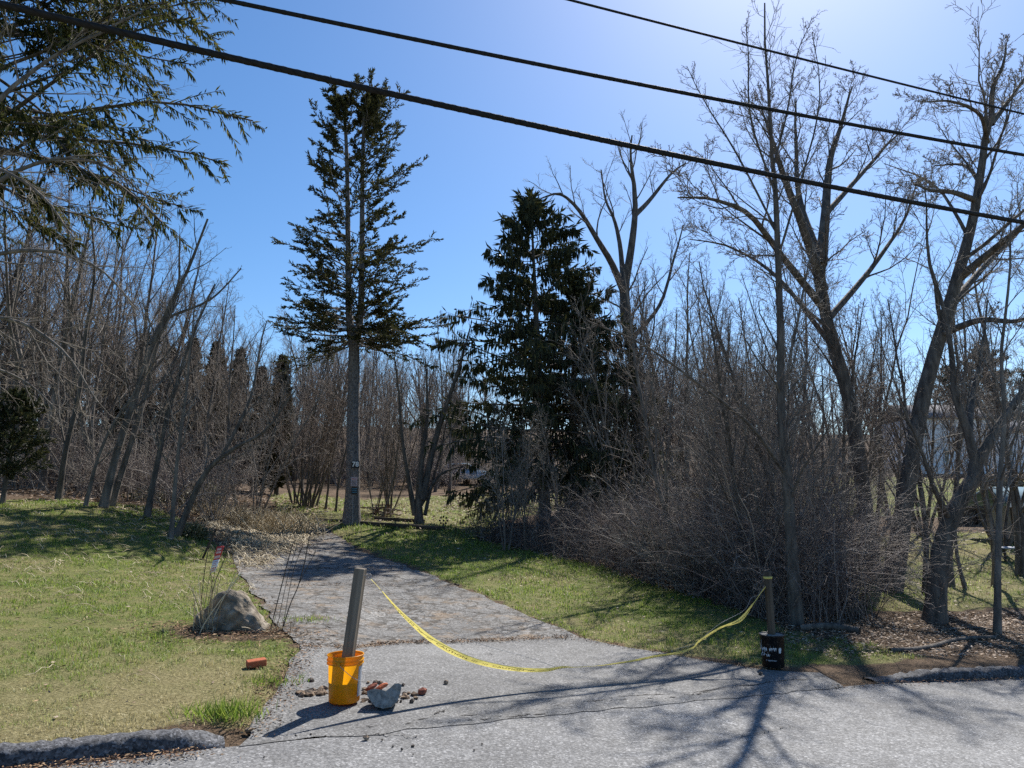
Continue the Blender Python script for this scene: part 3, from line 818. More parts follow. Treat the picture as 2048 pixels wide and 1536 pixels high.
def proto_shrub(key, seed, H, mat, ns=18, arch=.5):
    r = np.random.default_rng(seed)
    az = r.uniform(0, 6.283, ns); sp = r.uniform(.1, .9, ns)
    d = np.c_[np.cos(az) * sp, np.sin(az) * sp, np.ones(ns)]
    st = path(r, np.c_[r.normal(0, .18, (ns, 2)), np.full(ns, -.03)], d, H * r.uniform(.7, 1.4, ns), 8, .1, .02, arch * .4)
    R = (.011 * np.linspace(1, .3, 8))[None] * r.uniform(.5, 1.2, ns)[:, None]
    lv = twigs_of(r, (st, R), [dict(c=7, t0=.15, t1=.97, ang=(.4, 1.1), lf=.34, npts=5, wander=.16, up=.02, rf=.55, fall=.5, rmin=.0035),
                               dict(c=5, t0=.1, t1=1, ang=(.4, 1.1), lf=.5, npts=4, wander=.18, up=.0, rf=.6, rmin=.003)])
    T = Tubes(); T.add(st, R, 4); T.add(*lv[0], 3); T.add(*lv[1], 3)
    PROTO[key] = (T.mesh('bare_shrub', mat), None, H)
proto_slender('s1', 101, 9, bark_gray, twig_gray)
proto_slender('s2', 102, 9, bark_dark, twig_brown, 18)
proto_slender('s3', 103, 9, bark_gray, twig_brown, 13, .08)
proto_multi('m1', 111, 7, bark_gray, twig_gray, 5)
proto_multi('m2', 112, 7, bark_dark, twig_brown, 7, .5)
proto_spread('b1', 121, 11, bark_gray, twig_gray)
proto_spread('b2', 122, 11, bark_dark, twig_brown)
proto_shrub('u1', 131, 1.9, bramble)
proto_shrub('u2', 132, 1.9, bramble, 24, 1.1)
proto_shrub('u3', 133, 1.9, twig_gray, 20, .3)

def place_tree(key, x, y, H, rot, label, cat, group, name='bare_tree', tilt=0.0):
    tm, cm, H0 = PROTO[key]
    z = tz1(x, y) - .05
    if cm is None:
        o = link(name, tm, None, (x, y, z)); o.rotation_euler = (0, 0, rot); s = H / H0; o.scale = (s, s, s)
        return tag(o, label, cat, group)
    t = thing(name, label, cat, (x, y, z), rot, group, H / H0)
    t.rotation_euler = (tilt * math.sin(rot), tilt * math.cos(rot), rot)
    link('trunk', tm, t); link('crown', cm, t)
    return t
def hero_tree(name, label, D, limbs, tm, cm, spec, seed, l1k=5, cat='tree', extra_r=1.0, group=None, shag=0):
    """limbs: list of (pixel polyline [(u,v[,dD])...], r0 px, r1 px); traced limbs get depth of their own"""
    r = np.random.default_rng(seed)
    base = None; PL, RL = [], []
    n = 16
    for k, (pp, r0, r1) in enumerate(limbs):
        w = np.array([P(p[0], p[1], D + (p[2] if len(p) > 2 else 0)) for p in pp])
        if k == 0:
            gz = tz1(w[0][0], w[0][1]); w[0][2] = gz - .08; base = w[0].copy()
        q = spline(w, n); L = np.linalg.norm(w[-1] - w[0])
        q[1:] += np.cumsum(r.normal(0, .004 * L, (n - 1, 3)), 0) * np.linspace(0, 1, n - 1)[:, None] * .6
        PL.append(q - base); rad = np.linspace(r0, r1, n) * D / FPX * extra_r
        if k == 0: rad[0] *= 1.3; rad[1] *= 1.08
        RL.append(rad)
    PL, RL = np.array(PL), np.array(RL)
    t = thing(name, label, cat, tuple(base), 0, group)
    T = Tubes(); T.add(PL, RL, 10)
    # limbs grow from everything but the lowest part of the trunk
    lv = []
    L = kids(r, PL, RL, **spec[0]); lv.append(L)
    for s in spec[1:]:
        L = kids(r, L[0], L[1], **s); lv.append(L)
    T.add(*lv[0], l1k)
    if shag:
        K = kids(r, PL[:1], RL[:1], shag, .06, .92, (.3, 1.2), 0, 6, .16, .03, rf=.06, absL=1.3, fall=.2, rmin=.005)
        K2 = kids(r, K[0], K[1], 5, .1, 1, (.4, 1.1), .4, 4, .2, .0, rf=.6, rmin=.0035)
        lv += [K, K2]
    link('trunk', T.mesh('trunk', tm), t)
    link('crown', crown_mesh('crown', lv[1:], cm, (4, 3, 3, 3, 3, 3)), t)
    return t
big_spec = [dict(c=11, t0=.22, t1=.99, ang=(.3, .75), lf=.31, npts=8, wander=.11, up=.07, rf=.42, fall=.35, tip=.2),
            dict(c=7, t0=.2, t1=.99, ang=(.4, .9), lf=.42, npts=6, wander=.13, up=.05, rf=.55, fall=.45, rmin=.006, tip=.3),
            dict(c=6, t0=.15, t1=1, ang=(.4, .9), lf=.46, npts=4, wander=.15, up=.04, rf=.55, fall=.4, rmin=.007),
            dict(c=3, t0=.15, t1=1, ang=(.4, .9), lf=.6, npts=3, wander=.15, up=.03, rf=.6, rmin=.006)]
ash_spec = [dict(c=8, t0=.35, t1=.99, ang=(.4, .95), lf=.34, npts=7, wander=.12, up=.08, rf=.5, fall=.4),
            dict(c=5, t0=.2, t1=.98, ang=(.4, .9), lf=.42, npts=5, wander=.15, up=.05, rf=.55, fall=.4, rmin=.006),
            dict(c=6, t0=.15, t1=1, ang=(.4, .9), lf=.5, npts=4, wander=.16, up=.04, rf=.55, rmin=.006)]
thin_spec = [dict(c=12, t0=.2, t1=.98, ang=(.35, .8), lf=.26, npts=7, wander=.09, up=.09, rf=.45, fall=.55),
             dict(c=6, t0=.15, t1=.98, ang=(.4, .9), lf=.45, npts=5, wander=.13, up=.04, rf=.55, fall=.5, rmin=.0035),
             dict(c=4, t0=.15, t1=1, ang=(.4, .9), lf=.5, npts=4, wander=.15, up=.03, rf=.6, rmin=.0028)]
hero_tree('maple_tree', 'big bare tree with a fan of forking limbs behind the vine covered trunk', 16.5,
          [([(1742, 1075), (1708, 850), (1668, 690), (1645, 590), (1642, 520)], 18, 12.5),
           ([(1642, 530), (1650, 430, .4), (1656, 330, .8), (1680, 250, 1), (1700, 175, 1)], 15, 2),
           ([(1648, 580), (1600, 440, -.8), (1565, 350, -1.2), (1540, 270, -1.5), (1520, 215, -1.5)], 12, 2),
           ([(1650, 620), (1570, 520, -1), (1500, 430, -2), (1430, 400, -2.5), (1360, 395, -3)], 10, 1.5),
           ([(1650, 430, .4), (1720, 350, 1.5), (1770, 290, 2), (1800, 260, 2.3)], 8, 1.5),
           ([(1640, 520), (1600, 400, 1.5), (1590, 290, 2.2), (1585, 200, 2.4)], 11, 2),
           ([(1655, 640), (1740, 540, 1), (1800, 450, 1.8), (1830, 360, 2)], 9, 1.5),
           ([(1670, 700), (1560, 560, 1.5), (1470, 500, 2.5), (1380, 480, 3)], 7, 1.5)], bark_dark, twig_brown, big_spec, 201, extra_r=.82, shag=70)
hero_tree('oak_tree', 'tall thick trunked bare tree leaning right in front of the white house', 15.2,
          [([(1775, 1110), (1838, 830), (1885, 650), (1920, 520), (1945, 420), (1965, 310), (1985, 245)], 20, 6),
           ([(1983, 250), (1985, 180), (2005, 130), (2010, 85)], 8, 1.5),
           ([(1985, 245), (2030, 185, .5), (2075, 120, 1)], 7, 1.5),
           ([(1950, 400), (1905, 385, -.6), (1860, 382, -1), (1820, 370, -1.3)], 8, 1.5),
           ([(1962, 370), (1930, 330, .8), (1870, 330, 1.6)], 6, 1.5),
           ([(1975, 285), (1960, 230, -.6), (1905, 205, -1), (1850, 205, -1.2)], 6, 1.5),
           ([(1915, 560), (1985, 500, -.8), (2060, 440, -1.5), (2150, 380, -2)], 11, 2),
           ([(1895, 620), (1960, 540, 1), (2040, 450, 1.8), (2120, 330, 2.2)], 10, 2),
           ([(1880, 670), (1960, 640, -1), (2040, 640, -1.6), (2130, 590, -2)], 9, 2)], bark_dark, twig_gray, big_spec, 202, extra_r=.85, shag=70)
hero_tree('ash_tree', 'bare tree with open forked crown rising right of the dark spruces', 26,
          [([(1290, 1000), (1280, 850), (1268, 740), (1252, 640), (1248, 575)], 14, 10),
           ([(1248, 580), (1262, 500), (1270, 430), (1268, 370), (1262, 325), (1265, 275)], 9, 1.5),
           ([(1250, 590), (1225, 530, -.5), (1195, 480, -1), (1160, 425, -1.3), (1120, 388, -1.5), (1082, 398, -1.6)], 8, 1.3),
           ([(1247, 570), (1240, 490, .5), (1228, 440, .8), (1208, 395, 1), (1200, 340, 1)], 6, 1.2),
           ([(1270, 430), (1300, 400, .4), (1340, 350, .8), (1372, 325, 1)], 6, 1.2),
           ([(1262, 680), (1320, 610, .5), (1350, 520, .8), (1372, 450, 1)], 5, 1.2)], bark_dark, twig_gray, ash_spec, 203, shag=40)
hero_tree('vine_covered_tree', 'slender tall tree wrapped in vines behind the post in the black bucket', 11.2,
          [([(1592, 1235), (1580, 1050), (1572, 950), (1560, 820), (1556, 600), (1549, 400), (1540, 300), (1535, 150), (1533, 0)], 12, 1.6),
           ([(1545, 340), (1572, 230, .2), (1592, 120, .3), (1625, 40, .4)], 2.6, .7),
           ([(1548, 380), (1502, 240, -.2), (1496, 120, -.3), (1490, 50, -.3)], 2.6, .7),
           ([(1552, 460), (1470, 300, .2), (1420, 210, .3), (1385, 130, .3)], 2.6, .7),
           ([(1555, 520), (1610, 330, -.3), (1640, 190, -.4), (1628, 60, -.4)], 2.6, .7),
           ([(1572, 950), (1500, 850, -.5), (1400, 770, -.9), (1290, 690, -1.2), (1180, 640, -1.4)], 4, 1)], bark_dark, twig_brown,
          [dict(c=24, t0=.12, t1=.98, ang=(.3, .9), lf=.12, npts=6, wander=.14, up=.06, rf=.35, fall=.3, rmin=.005),
           dict(c=5, t0=.1, t1=.98, ang=(.4, 1.), lf=.45, npts=5, wander=.15, up=.03, rf=.6, rmin=.004),
           dict(c=3, t0=.1, t1=1, ang=(.4, 1.), lf=.5, npts=3, wander=.15, up=.02, rf=.6, rmin=.003)], 204, shag=110)
hero_tree('crooked_tree', 'crooked dark tree with a bent forked trunk beside the kerb', 12,
          [([(1866, 1225), (1876, 1150), (1888, 1080), (1915, 1010), (1945, 960), (1955, 925)], 20, 13),
           ([(1952, 935), (1935, 860), (1912, 790), (1905, 700), (1885, 600), (1862, 520)], 10, 2),
           ([(1955, 925), (1985, 872), (2012, 830), (2050, 770), (2090, 680)], 12, 4),
           ([(1938, 870), (1945, 790, .4), (1962, 700, .6), (1970, 600, .8)], 7, 1.5),
           ([(1900, 1040), (1870, 980, -.4), (1840, 900, -.6), (1790, 800, -.8)], 6, 1.5)], bark_dark, twig_gray, thin_spec, 205, 5, shag=50)
hero_tree('sapling_tree', 'straight thin young tree standing at the edge of the side yard', 11.3,
          [([(1992, 1252), (1996, 1100), (1999, 950), (2003, 830), (1996, 700), (2005, 560), (2010, 430)], 6.5, 1.5)], bark_gray, twig_gray, thin_spec, 206)
hero_tree('gnarled_tree', 'dark many stemmed small tree leaning right beside the old timber', 23,
          [([(838, 1036), (838, 980), (845, 900), (855, 820), (850, 720)], 9, 1.5),
           ([(845, 1000), (868, 890, .3), (898, 800, .5), (925, 720, .6), (940, 650, .7)], 8, 1.2),
           ([(830, 1030), (812, 930, -.2), (800, 830, -.3), (790, 720, -.4)], 6, 1.5),
           ([(842, 1010), (880, 950, .4), (930, 930, .6)], 4, 1),
           ([(850, 1030), (865, 960, .5), (880, 900, .8), (895, 820, 1)], 4, 1.2)], bark_dark, twig_brown, thin_spec, 207)
left_trees = [
    ('leaning grey tree forking high above the lawn edge', [([(208, 992), (235, 900), (270, 790), (300, 690), (335, 600), (372, 520), (402, 430)], 8, 2), ([(300, 690), (330, 640, .3), (420, 600, .5), (480, 540, .7)], 4, 1.2)], 17.2, bark_gray, twig_gray),
    ('thinner leaning tree twinned with the forking grey tree', [([(222, 990), (262, 885), (292, 780), (318, 670), (352, 590), (362, 470)], 6.5, 1.5)], 17.6, bark_gray, twig_gray),
    ('dark straight stemmed tree at the top of the lawn nearest the small pine', [([(118, 985), (132, 900), (160, 780), (176, 650), (190, 520), (180, 400)], 6, 1.5)], 17.5, bark_dark, twig_gray),
    ('thin pale tree leaning over the shaded lawn edge', [([(172, 990), (195, 920), (225, 850), (280, 760), (300, 640)], 4, 1.2)], 17, bark_gray, twig_pale),
    ('low tree leaning far right towards the driveway', [([(355, 1008), (410, 948), (470, 895), (530, 860), (590, 780)], 6.5, 1.5), ([(440, 920), (500, 800, .3), (520, 700, .5), (535, 640, .6)], 4, 1)], 16, bark_dark, twig_gray),
    ('upright bare tree just behind the evergreen bush', [([(296, 995), (320, 900), (345, 800), (392, 660), (432, 560)], 6, 1.5)], 17, bark_dark, twig_gray),
    ('slim stem rising straight from the ivy at the lawn corner', [([(346, 1018), (352, 950), (362, 850), (378, 700), (384, 600)], 4.5, 1.2)], 15.6, bark_gray, twig_gray),
    ('bare tree with a pair of stems at the far left wood edge', [([(85, 978), (98, 860), (120, 700), (150, 560), (175, 420)], 7, 2), ([(88, 960), (60, 800, .5), (30, 640, .8), (20, 480, 1)], 6, 2)], 20, bark_gray, twig_gray)]
for k, (lb, limbs, D, tm, cm) in enumerate(left_trees):
    hero_tree('bare_tree', lb, D, limbs, tm, cm, thin_spec, 220 + k, 4, group='leaning trees along the top of the lawn')
hero_tree('overhanging_tree', 'pale twigged tree reaching into the picture over the lawn corner', 10.5,
          [([(-260, 1040), (-230, 800), (-200, 600), (-170, 380), (-140, 150)], 22, 10),
           ([(-210, 640), (-90, 540, .3), (60, 500, .6), (190, 530, .8), (280, 620, .9)], 7, 1.2),
           ([(-195, 560), (-60, 400, .5), (90, 320, .8), (210, 330, 1), (300, 400, 1.1)], 7, 1.2),
           ([(-180, 430), (-50, 250, .3), (80, 130, .5), (210, 60, .6), (330, 0, .7)], 7, 1.2),
           ([(-215, 700), (-100, 640, -.3), (30, 640, -.5), (130, 700, -.6), (200, 800, -.6)], 6, 1.2),
           ([(-170, 350), (-40, 330, -.5), (70, 380, -.8), (150, 480, -1)], 5, 1.2),
           ([(-220, 740), (-80, 720, .6), (40, 760, 1), (120, 830, 1.2)], 5, 1.2)], bark_gray, twig_pale,
          [dict(c=13, t0=.25, t1=.98, ang=(.3, .85), lf=.34, npts=7, wander=.10, up=.02, rf=.45, fall=.4, rmin=.004),
           dict(c=6, t0=.15, t1=.98, ang=(.3, .8), lf=.42, npts=5, wander=.12, up=.0, rf=.55, rmin=.003),
           dict(c=3, t0=.15, t1=1, ang=(.3, .8), lf=.5, npts=4, wander=.14, up=.0, rf=.6, rmin=.0025)], 240, 4)

# ------------------------------------------------------------------ conifers
def conifer(stems, radii, seed, t0, nb, lenf, elev, grav, upt, c2, lf2, shoot, tm, nm, c3=8, hang=0.0, bare=.15, side=None, cross=True, flat=.75, c2hang=0.0, irr=(.72, .08, .045)):
    r = np.random.default_rng(seed); T = Tubes(); BL = []; RN = []
    for si, (S, R) in enumerate(zip(stems, radii)):
        n = len(S); T.add(S, R, 9)
        t = np.sort(t0 + (1 - t0) * (np.arange(nb) + r.random(nb)) / nb); t = np.minimum(t, .995)
        x = t * (n - 1); i = np.minimum(x.astype(int), n - 2); f = (x - i)[:, None]
        pos = S[i] * (1 - f) + S[i + 1] * f
        az = 2.4 * np.arange(nb) + r.normal(0, .35, nb) + si
        if side is not None:
            k = r.random(nb) < .55; az = np.where(k, side[si] + r.normal(0, .8, nb), az)
        u = (t - t0) / (1 - t0)
        L = lenf(u, az) * r.uniform(irr[0], 1.14, nb)
        e = elev(u) + r.normal(0, irr[1], nb)
        d = np.c_[np.cos(az) * np.cos(e), np.sin(az) * np.cos(e), np.sin(e)]
        B = path(r, pos, d, L, 9, irr[2], upt, grav)
        br = np.interp(t, np.linspace(0, 1, n), R)
        RB = np.clip(.011 * L, .006, None)[:, None] * np.linspace(1, .3, 9); RB = np.minimum(RB, br[:, None] * .7)
        T.add(B, RB, 4)
        B2 = kids(r, B, RB, c2, bare, 1.0, (.6, 1.1), lf2, 5, .06, .0 - c2hang, rf=.5, fall=.55, rmin=.003, flatten=flat)
        T.add(*B2, 3)
        for (Q, RQ), cc, a in (((B, RB), int(c3 * 1.6), max(bare, .25)), (B2, c3, .1)):
            K, _ = kids(r, Q, RQ, cc, a, 1.0, (.35, .95), 0, 2, 0, 0, absL=shoot[0], fall=.2, flatten=.3)
            dd = K[:, 1] - K[:, 0]
            if hang > 0:
                h = (r.random(len(dd)) < .75) * hang
                l = np.linalg.norm(dd, axis=1, keepdims=True)
                dd = dd * (1 - h[:, None]) + np.array([0, 0, -1.]) * l * h[:, None]
            L3 = np.linalg.norm(dd, axis=1)
            V = blades(r, K[:, 0], dd, L3 * (1 + hang * .4), shoot[1] * r.uniform(.7, 1.3, len(L3)), cross)
            BL.append(V); rn = r.random(len(L3)); RN.append(np.r_[rn, rn] if cross else rn)
    return T.mesh('trunk', tm), blade_mesh('crown', np.concatenate(BL), nm, np.concatenate(RN))
def stem(pix, D, r0, r1, n=24, base=None):
    w = np.array([P(p[0], p[1], D + (p[2] if len(p) > 2 else 0)) for p in pix])
    return w
# double trunked spruce
D1 = 22.0
wb = P(703, 1044, D1); wb[2] = tz1(wb[0], wb[1]) - .05
main = spline(np.vstack([wb, P(706, 950, D1), P(706, 850, D1), P(708, 750, D1), P(708, 672, D1)]), 14)
lf_ = spline(np.vstack([P(707, 700, D1), P(700, 655, D1), P(697, 600, D1), P(696, 480, D1), P(694, 330, D1), P(690, 240, D1), P(688, 208, D1)]), 24)
rt_ = spline(np.vstack([P(709, 700, D1), P(717, 660, D1), P(722, 610, D1), P(724, 480, D1), P(725, 330, D1), P(728, 240, D1), P(730, 203, D1)]), 24)
k_ = D1 / FPX
mr = np.linspace(15, 10.5, 14) * k_; mr[0] *= 1.35; mr[1] *= 1.12
def sp_len(u, az):
    base = np.interp(u, [0, .12, .35, .55, .75, .9, 1], [2.3, 2.9, 2.3, 2.0, 1.6, .95, .3])
    return base * (1 + .15 * np.cos(az) * (u > .5) - .1 * np.cos(az) * (u < .3))
tm_, cm_ = conifer([lf_ - wb, rt_ - wb], [np.linspace(9, 2, 24) * k_, np.linspace(9, 2, 24) * k_], 301, .03, 124, sp_len,
                   lambda u: np.interp(u, [0, .2, .6, 1], [-.28, .05, .45, .95]), .03, .05, 8, .32, (.15, .036), bark_spruce, needle_spruce, c3=15, bare=.26, side=[3.14, 0.0], irr=(.42, .2, .085))
spruce = thing('spruce_tree', 'tall spruce with a single trunk forking into two stems, carrying the number sign', 'tree', tuple(wb))
T = Tubes(); T.add(main - wb, mr, 14)
r_ = np.random.default_rng(5)
stub = kids(r_, (main - wb)[None], mr[None], 60, .25, .99, (1.2, 1.6), 0, 3, .1, .0, rf=.12, absL=.28, fall=0, rmin=.012)
T.add(stub[0], stub[1], 4)
link('trunk', T.mesh('trunk', bark_spruce), spruce); link('stem', tm_, spruce); link('crown', cm_, spruce)

def norway(name, label, D, basepx, apexpx, t0, nb, lenf, seed, group=None, shootw=.062, c3=10):
    b = P(basepx[0], basepx[1], D); b[2] = tz1(b[0], b[1]) - .05; a = P(apexpx[0], apexpx[1], D)
    S = b + (a - b) * np.linspace(0, 1, 24)[:, None]; S = S - b
    H = a[2] - b[2]
    tm_, cm_ = conifer([S], [np.linspace(.21, .02, 24)], seed, t0, nb, lenf, lambda u: np.interp(u, [0, .5, .85, 1], [-.12, .06, .4, 1.0]), .10, .045, 11, .32, (.30, shootw),
                       bark_dark, needle_norway, c3=c3, hang=.85, bare=.10, flat=.6, c2hang=.06, irr=(.66, .14, .06))
    t = thing(name, label, 'tree', tuple(b), 0, group)
    link('trunk', tm_, t); link('crown', cm_, t)
    return tm_, cm_, H
nw1 = norway('norway_spruce_tree', 'dark drooping spruce with the higher pointed top in the middle of the garden', 24, (1092, 1000), (1062, 408), .12, 105,
             lambda u, az: np.interp(u, [0, .15, .35, .55, .75, .9, 1], [3.5, 3.8, 3.5, 3.0, 2.2, 1.3, .3]), 311)
nw2 = norway('norway_spruce_tree', 'dark drooping spruce with the lower top, right of the pointed one', 25, (1142, 1012), (1150, 560), .10, 84,
             lambda u, az: np.interp(u, [0, .2, .5, .8, 1], [3.9, 3.8, 3.1, 1.8, .25]), 312)
# big hemlock whose boughs reach in from the left
Dh = 14.0
hb = P(-190, 1000, Dh); hb[2] = tz1(hb[0], hb[1]) - .05
hs = np.c_[np.linspace(0, .4, 24), np.zeros(24), np.linspace(0, 16.5, 24)]
def hem_len(u, az): return np.interp(u, [0, .12, .3, .5, .75, 1], [4.9, 5.3, 4.9, 4.2, 3.5, .5])
tm_, cm_ = conifer([hs], [np.linspace(.3, .04, 24)], 321, .41, 130, hem_len, lambda u: np.interp(u, [0, .4, .8, 1], [-.02, .12, .4, 1.0]), .075, .01, 15, .26, (.20, .034),
                   bark_dark, needle_hemlock, c3=23, hang=.6, bare=.38, side=[-.1], flat=.5, c2hang=.07, irr=(.45, .28, .10))
t = thing('hemlock_tree', 'large evergreen with drooping boughs filling the upper left corner', 'tree', tuple(hb))
link('trunk', tm_, t); link('crown', cm_, t)
# columnar cedars
def cedar_proto(seed, H=7.0, w=.95):
    S = np.c_[np.zeros((24, 2)), np.linspace(0, H, 24)]
    return conifer([S], [np.linspace(.12, .01, 24)], seed, .03, 130, lambda u, az: w * np.interp(u, [0, .1, .5, .85, 1], [.7, 1, .85, .45, .08]), lambda u: np.full(u.shape, .55), .0, .09, 6, .35, (.28, .085),
                   bark_dark, needle_cedar, c3=5, bare=.1, flat=.0)
cd = cedar_proto(331), cedar_proto(332)
for k, (u, v, D) in enumerate(((238, 690, 31), (292, 672, 30), (345, 700, 31), (388, 680, 29.5), (434, 690, 30), (482, 702, 30), (525, 738, 30.5), (566, 716, 30), (150, 700, 33), (60, 690, 34))):
    top = P(u, v, D); zb = tz1(top[0], D) - .05; h = top[2] - zb
    t = thing('cedar_tree', 'dark columnar evergreen standing in the row behind the lawn trees', 'tree', (top[0], D, zb), k * 1.3, 'row of columnar evergreens', h / 7.0)
    tm_, cm_ = cd[k % 2]; link('trunk', tm_, t); link('crown', cm_, t)
# small pine at the left edge
pb = P(8, 978, 16.0); pb[2] = tz1(pb[0], pb[1]) - .05
S = np.c_[np.linspace(0, .1, 16), np.zeros(16), np.linspace(0, 2.5, 16)]
tm_, cm_ = conifer([S], [np.linspace(.06, .01, 16)], 341, .22, 60, lambda u, az: np.interp(u, [0, .3, .8, 1], [.75, .8, .45, .1]), lambda u: np.full(u.shape, .25), .0, .05, 6, .4, (.16, .035), bark_dark, needle_norway, c3=8, bare=.1, flat=.2)
t = thing('small_pine_tree', 'small bushy dark pine at the far left edge of the lawn', 'tree', tuple(pb)); link('trunk', tm_, t); link('crown', cm_, t)
# evergreens behind the house
for k, (u, D, s) in enumerate(((1905, 86, 1.25), (1990, 92, 1.6), (2095, 86, 1.35), (905, 62, .75))):
    x = (u - CX) / FPX * D
    t = thing('pine_tree', 'distant dark evergreen standing far behind the bare trees', 'tree', (x, D, tz1(x, D) - .1), k * 2.1, 'distant evergreens', s)
    link('trunk', nw2[0], t); link('crown', nw2[1], t)

# ------------------------------------------------------------------ woods, shrubs, thicket
rw = np.random.default_rng(77)
def wood(n, ulo, uhi, dlo, dhi, hlo, hhi, keys, label, group, name='bare_tree', hfun=None, cat='tree', within=None):
    for k in range(n):
        u = ulo + (uhi - ulo) * (k + rw.random()) / n; D = rw.uniform(dlo, dhi)
        x = (u - CX) / FPX * D
        H = rw.uniform(hlo, hhi)
        if within is not None and not inpoly(np.array([x]), np.array([D - .5]), within)[0]: continue
        if 1790 < u < 2130 and 26 < D < 76: continue        # the open slope below the white house
        if hfun is not None: H *= hfun(u)
        place_tree(keys[rw.integers(len(keys))], x, D, H, rw.uniform(0, 6.28), label, cat, group, name, rw.normal(0, .05))
wood(42, -120, 540, 19.5, 32, 7.2, 10.2, ['s1', 's2', 's3', 'm1', 's1'], 'slender bare tree standing in the wood above the lawn', 'bare trees in the wood above the lawn', hfun=lambda u: np.interp(u, [0, 250, 520], [1.15, 1.0, .62]))
wood(30, -100, 620, 33, 48, 9, 11.5, ['s1', 's2', 'b2', 'm2'], 'bare tree deep in the wood behind the columnar evergreens', 'bare trees behind the columnar evergreens', hfun=lambda u: np.interp(u, [0, 300, 600], [1.1, .95, .7]))
wood(44, 570, 940, 43, 60, 8.5, 11.5, ['s1', 's2', 's3', 'b1', 'm1'], 'slim bare tree in the wood behind the forked spruce', 'bare trees behind the forked spruce')
wood(6, 590, 680, 24.5, 27, 4.5, 6, ['m2', 's2', 's3'], 'low bare sapling standing close left of the forked spruce', 'saplings beside the forked spruce', 'bare_sapling')
wood(3, 745, 800, 24.5, 26, 4, 5.5, ['m1', 'm2', 's3'], 'low bare sapling between the forked spruce and the old timber', 'saplings by the old timber', 'bare_sapling')
wood(46, 1180, 1560, 22, 44, 6.5, 9.8, ['s1', 's2', 's3', 'm1', 'm2'], 'slender bare tree behind the bramble thicket', 'bare trees behind the thicket')
wood(26, 1560, 2150, 16, 38, 6.0, 10, ['s1', 's2', 's3', 'm2'], 'slim bare tree between the thicket and the side yard', 'bare trees between the thicket and yard')
wood(26, 1330, 1740, 12.0, 17, 3.4, 6.8, ['m1', 's3', 's2', 's1', 's2'], 'slim upright young tree growing out of the bramble thicket', 'young trees in the thicket', 'bare_young_tree', within=thicket)
for k in range(4):
    u_, D_ = 1810 + 70 * k + rw.uniform(-15, 15), rw.uniform(34, 60)
    place_tree(['s1', 's3', 's2'][k % 3], (u_ - CX) / FPX * D_, D_, rw.uniform(6.5, 9), rw.uniform(0, 6), 'thin bare tree on the open slope in front of the white house', 'tree', 'thin trees before the house')
wood(6, 1690, 2000, 13.5, 20, 4.5, 8, ['s1', 's2', 's3'], 'slim bare tree at the near edge of the side yard', 'slim trees at the yard edge')
wood(4, 985, 1130, 17.5, 20.5, 3.0, 4.4, ['m1', 's1'], 'thin bare sapling with upswept twigs in front of the dark spruces', 'saplings before the dark spruces', 'bare_sapling')
wood(130, -350, 2400, 56, 112, 9, 13, ['b1', 'b2', 's1', 'm1'], 'far bare tree of the wooded rise on the skyline', 'far trees on the skyline')
SH = 'bare shrub'
wood(44, -60, 470, 18.6, 30, 1.2, 2.6, ['u1', 'u2', 'u3'], 'twiggy bare shrub on the floor of the wood above the lawn', 'shrubs in the wood above the lawn', 'bare_shrub', cat='shrub')
wood(34, 560, 980, 42, 56, 1.8, 3.4, ['u1', 'u2', 'u3'], 'twiggy bare shrub in the undergrowth behind the forked spruce', 'shrubs behind the forked spruce', 'bare_shrub', cat='shrub')
wood(30, 1150, 1760, 24, 46, 1.4, 3.0, ['u1', 'u2', 'u3'], 'twiggy bare shrub behind the bramble thicket', 'shrubs behind the thicket', 'bare_shrub', cat='shrub')
wood(44, 1180, 1690, 11, 17, 1.5, 2.6, ['u1', 'u2', 'u3'], 'tall twiggy shrub rising from the bramble thicket', 'shrubs in the bramble thicket', 'bare_shrub', cat='shrub', within=thicket)
wood(60, -350, 2400, 46, 90, 2.5, 4.5, ['u1', 'u2', 'u3'], 'far bare shrub on the wooded rise', 'far shrubs on the rise', 'bare_shrub', cat='shrub')

def thicket_mesh():
    r = np.random.default_rng(88)
    q = scatter(r, thicket, 16000)
    # denser along the front edge
    q = q[:4700]
    ang = np.arctan2(q[:, 0], q[:, 1])
    M = len(q); z = tz(q[:, 0], q[:, 1]) - .03
    tall = np.interp(q[:, 0] / q[:, 1], [-.05, .1, .25, .38, .6], [.8, .95, 1.15, 1.5, 1.5])
    az = r.uniform(0, 6.283, M); sp = r.uniform(.05, .75, M)
    d = np.c_[np.cos(az) * sp, np.sin(az) * sp, np.ones(M)]
    L = r.uniform(.6, 2.3, M) * tall
    B = path(r, np.c_[q, z], d, L, 7, .17, .0, .36)
    gz = tz(B[..., 0].ravel(), B[..., 1].ravel()).reshape(B.shape[:2])
    B[..., 2] = np.maximum(B[..., 2], gz + .02)
    R = (.0025 + .006 * r.random(M) ** 2.5)[:, None] * np.linspace(1, .4, 7)
    rn = r.random(M) ** 1.3
    T = Tubes(); T.add(B, R, 3, rn)
    k1, r1 = kids(r, B, R, 5, .15, .98, (.4, 1.2), .26, 3, .3, .0, rf=.6, rmin=.0022)
    T.add(k1, r1, 3, np.repeat(rn, 5))
    return T.mesh('bramble_thicket', bramble)
kind(link('bramble_thicket', thicket_mesh()), 'stuff', 'dense dark tangle of bare bramble canes along the grass strip', 'thicket')

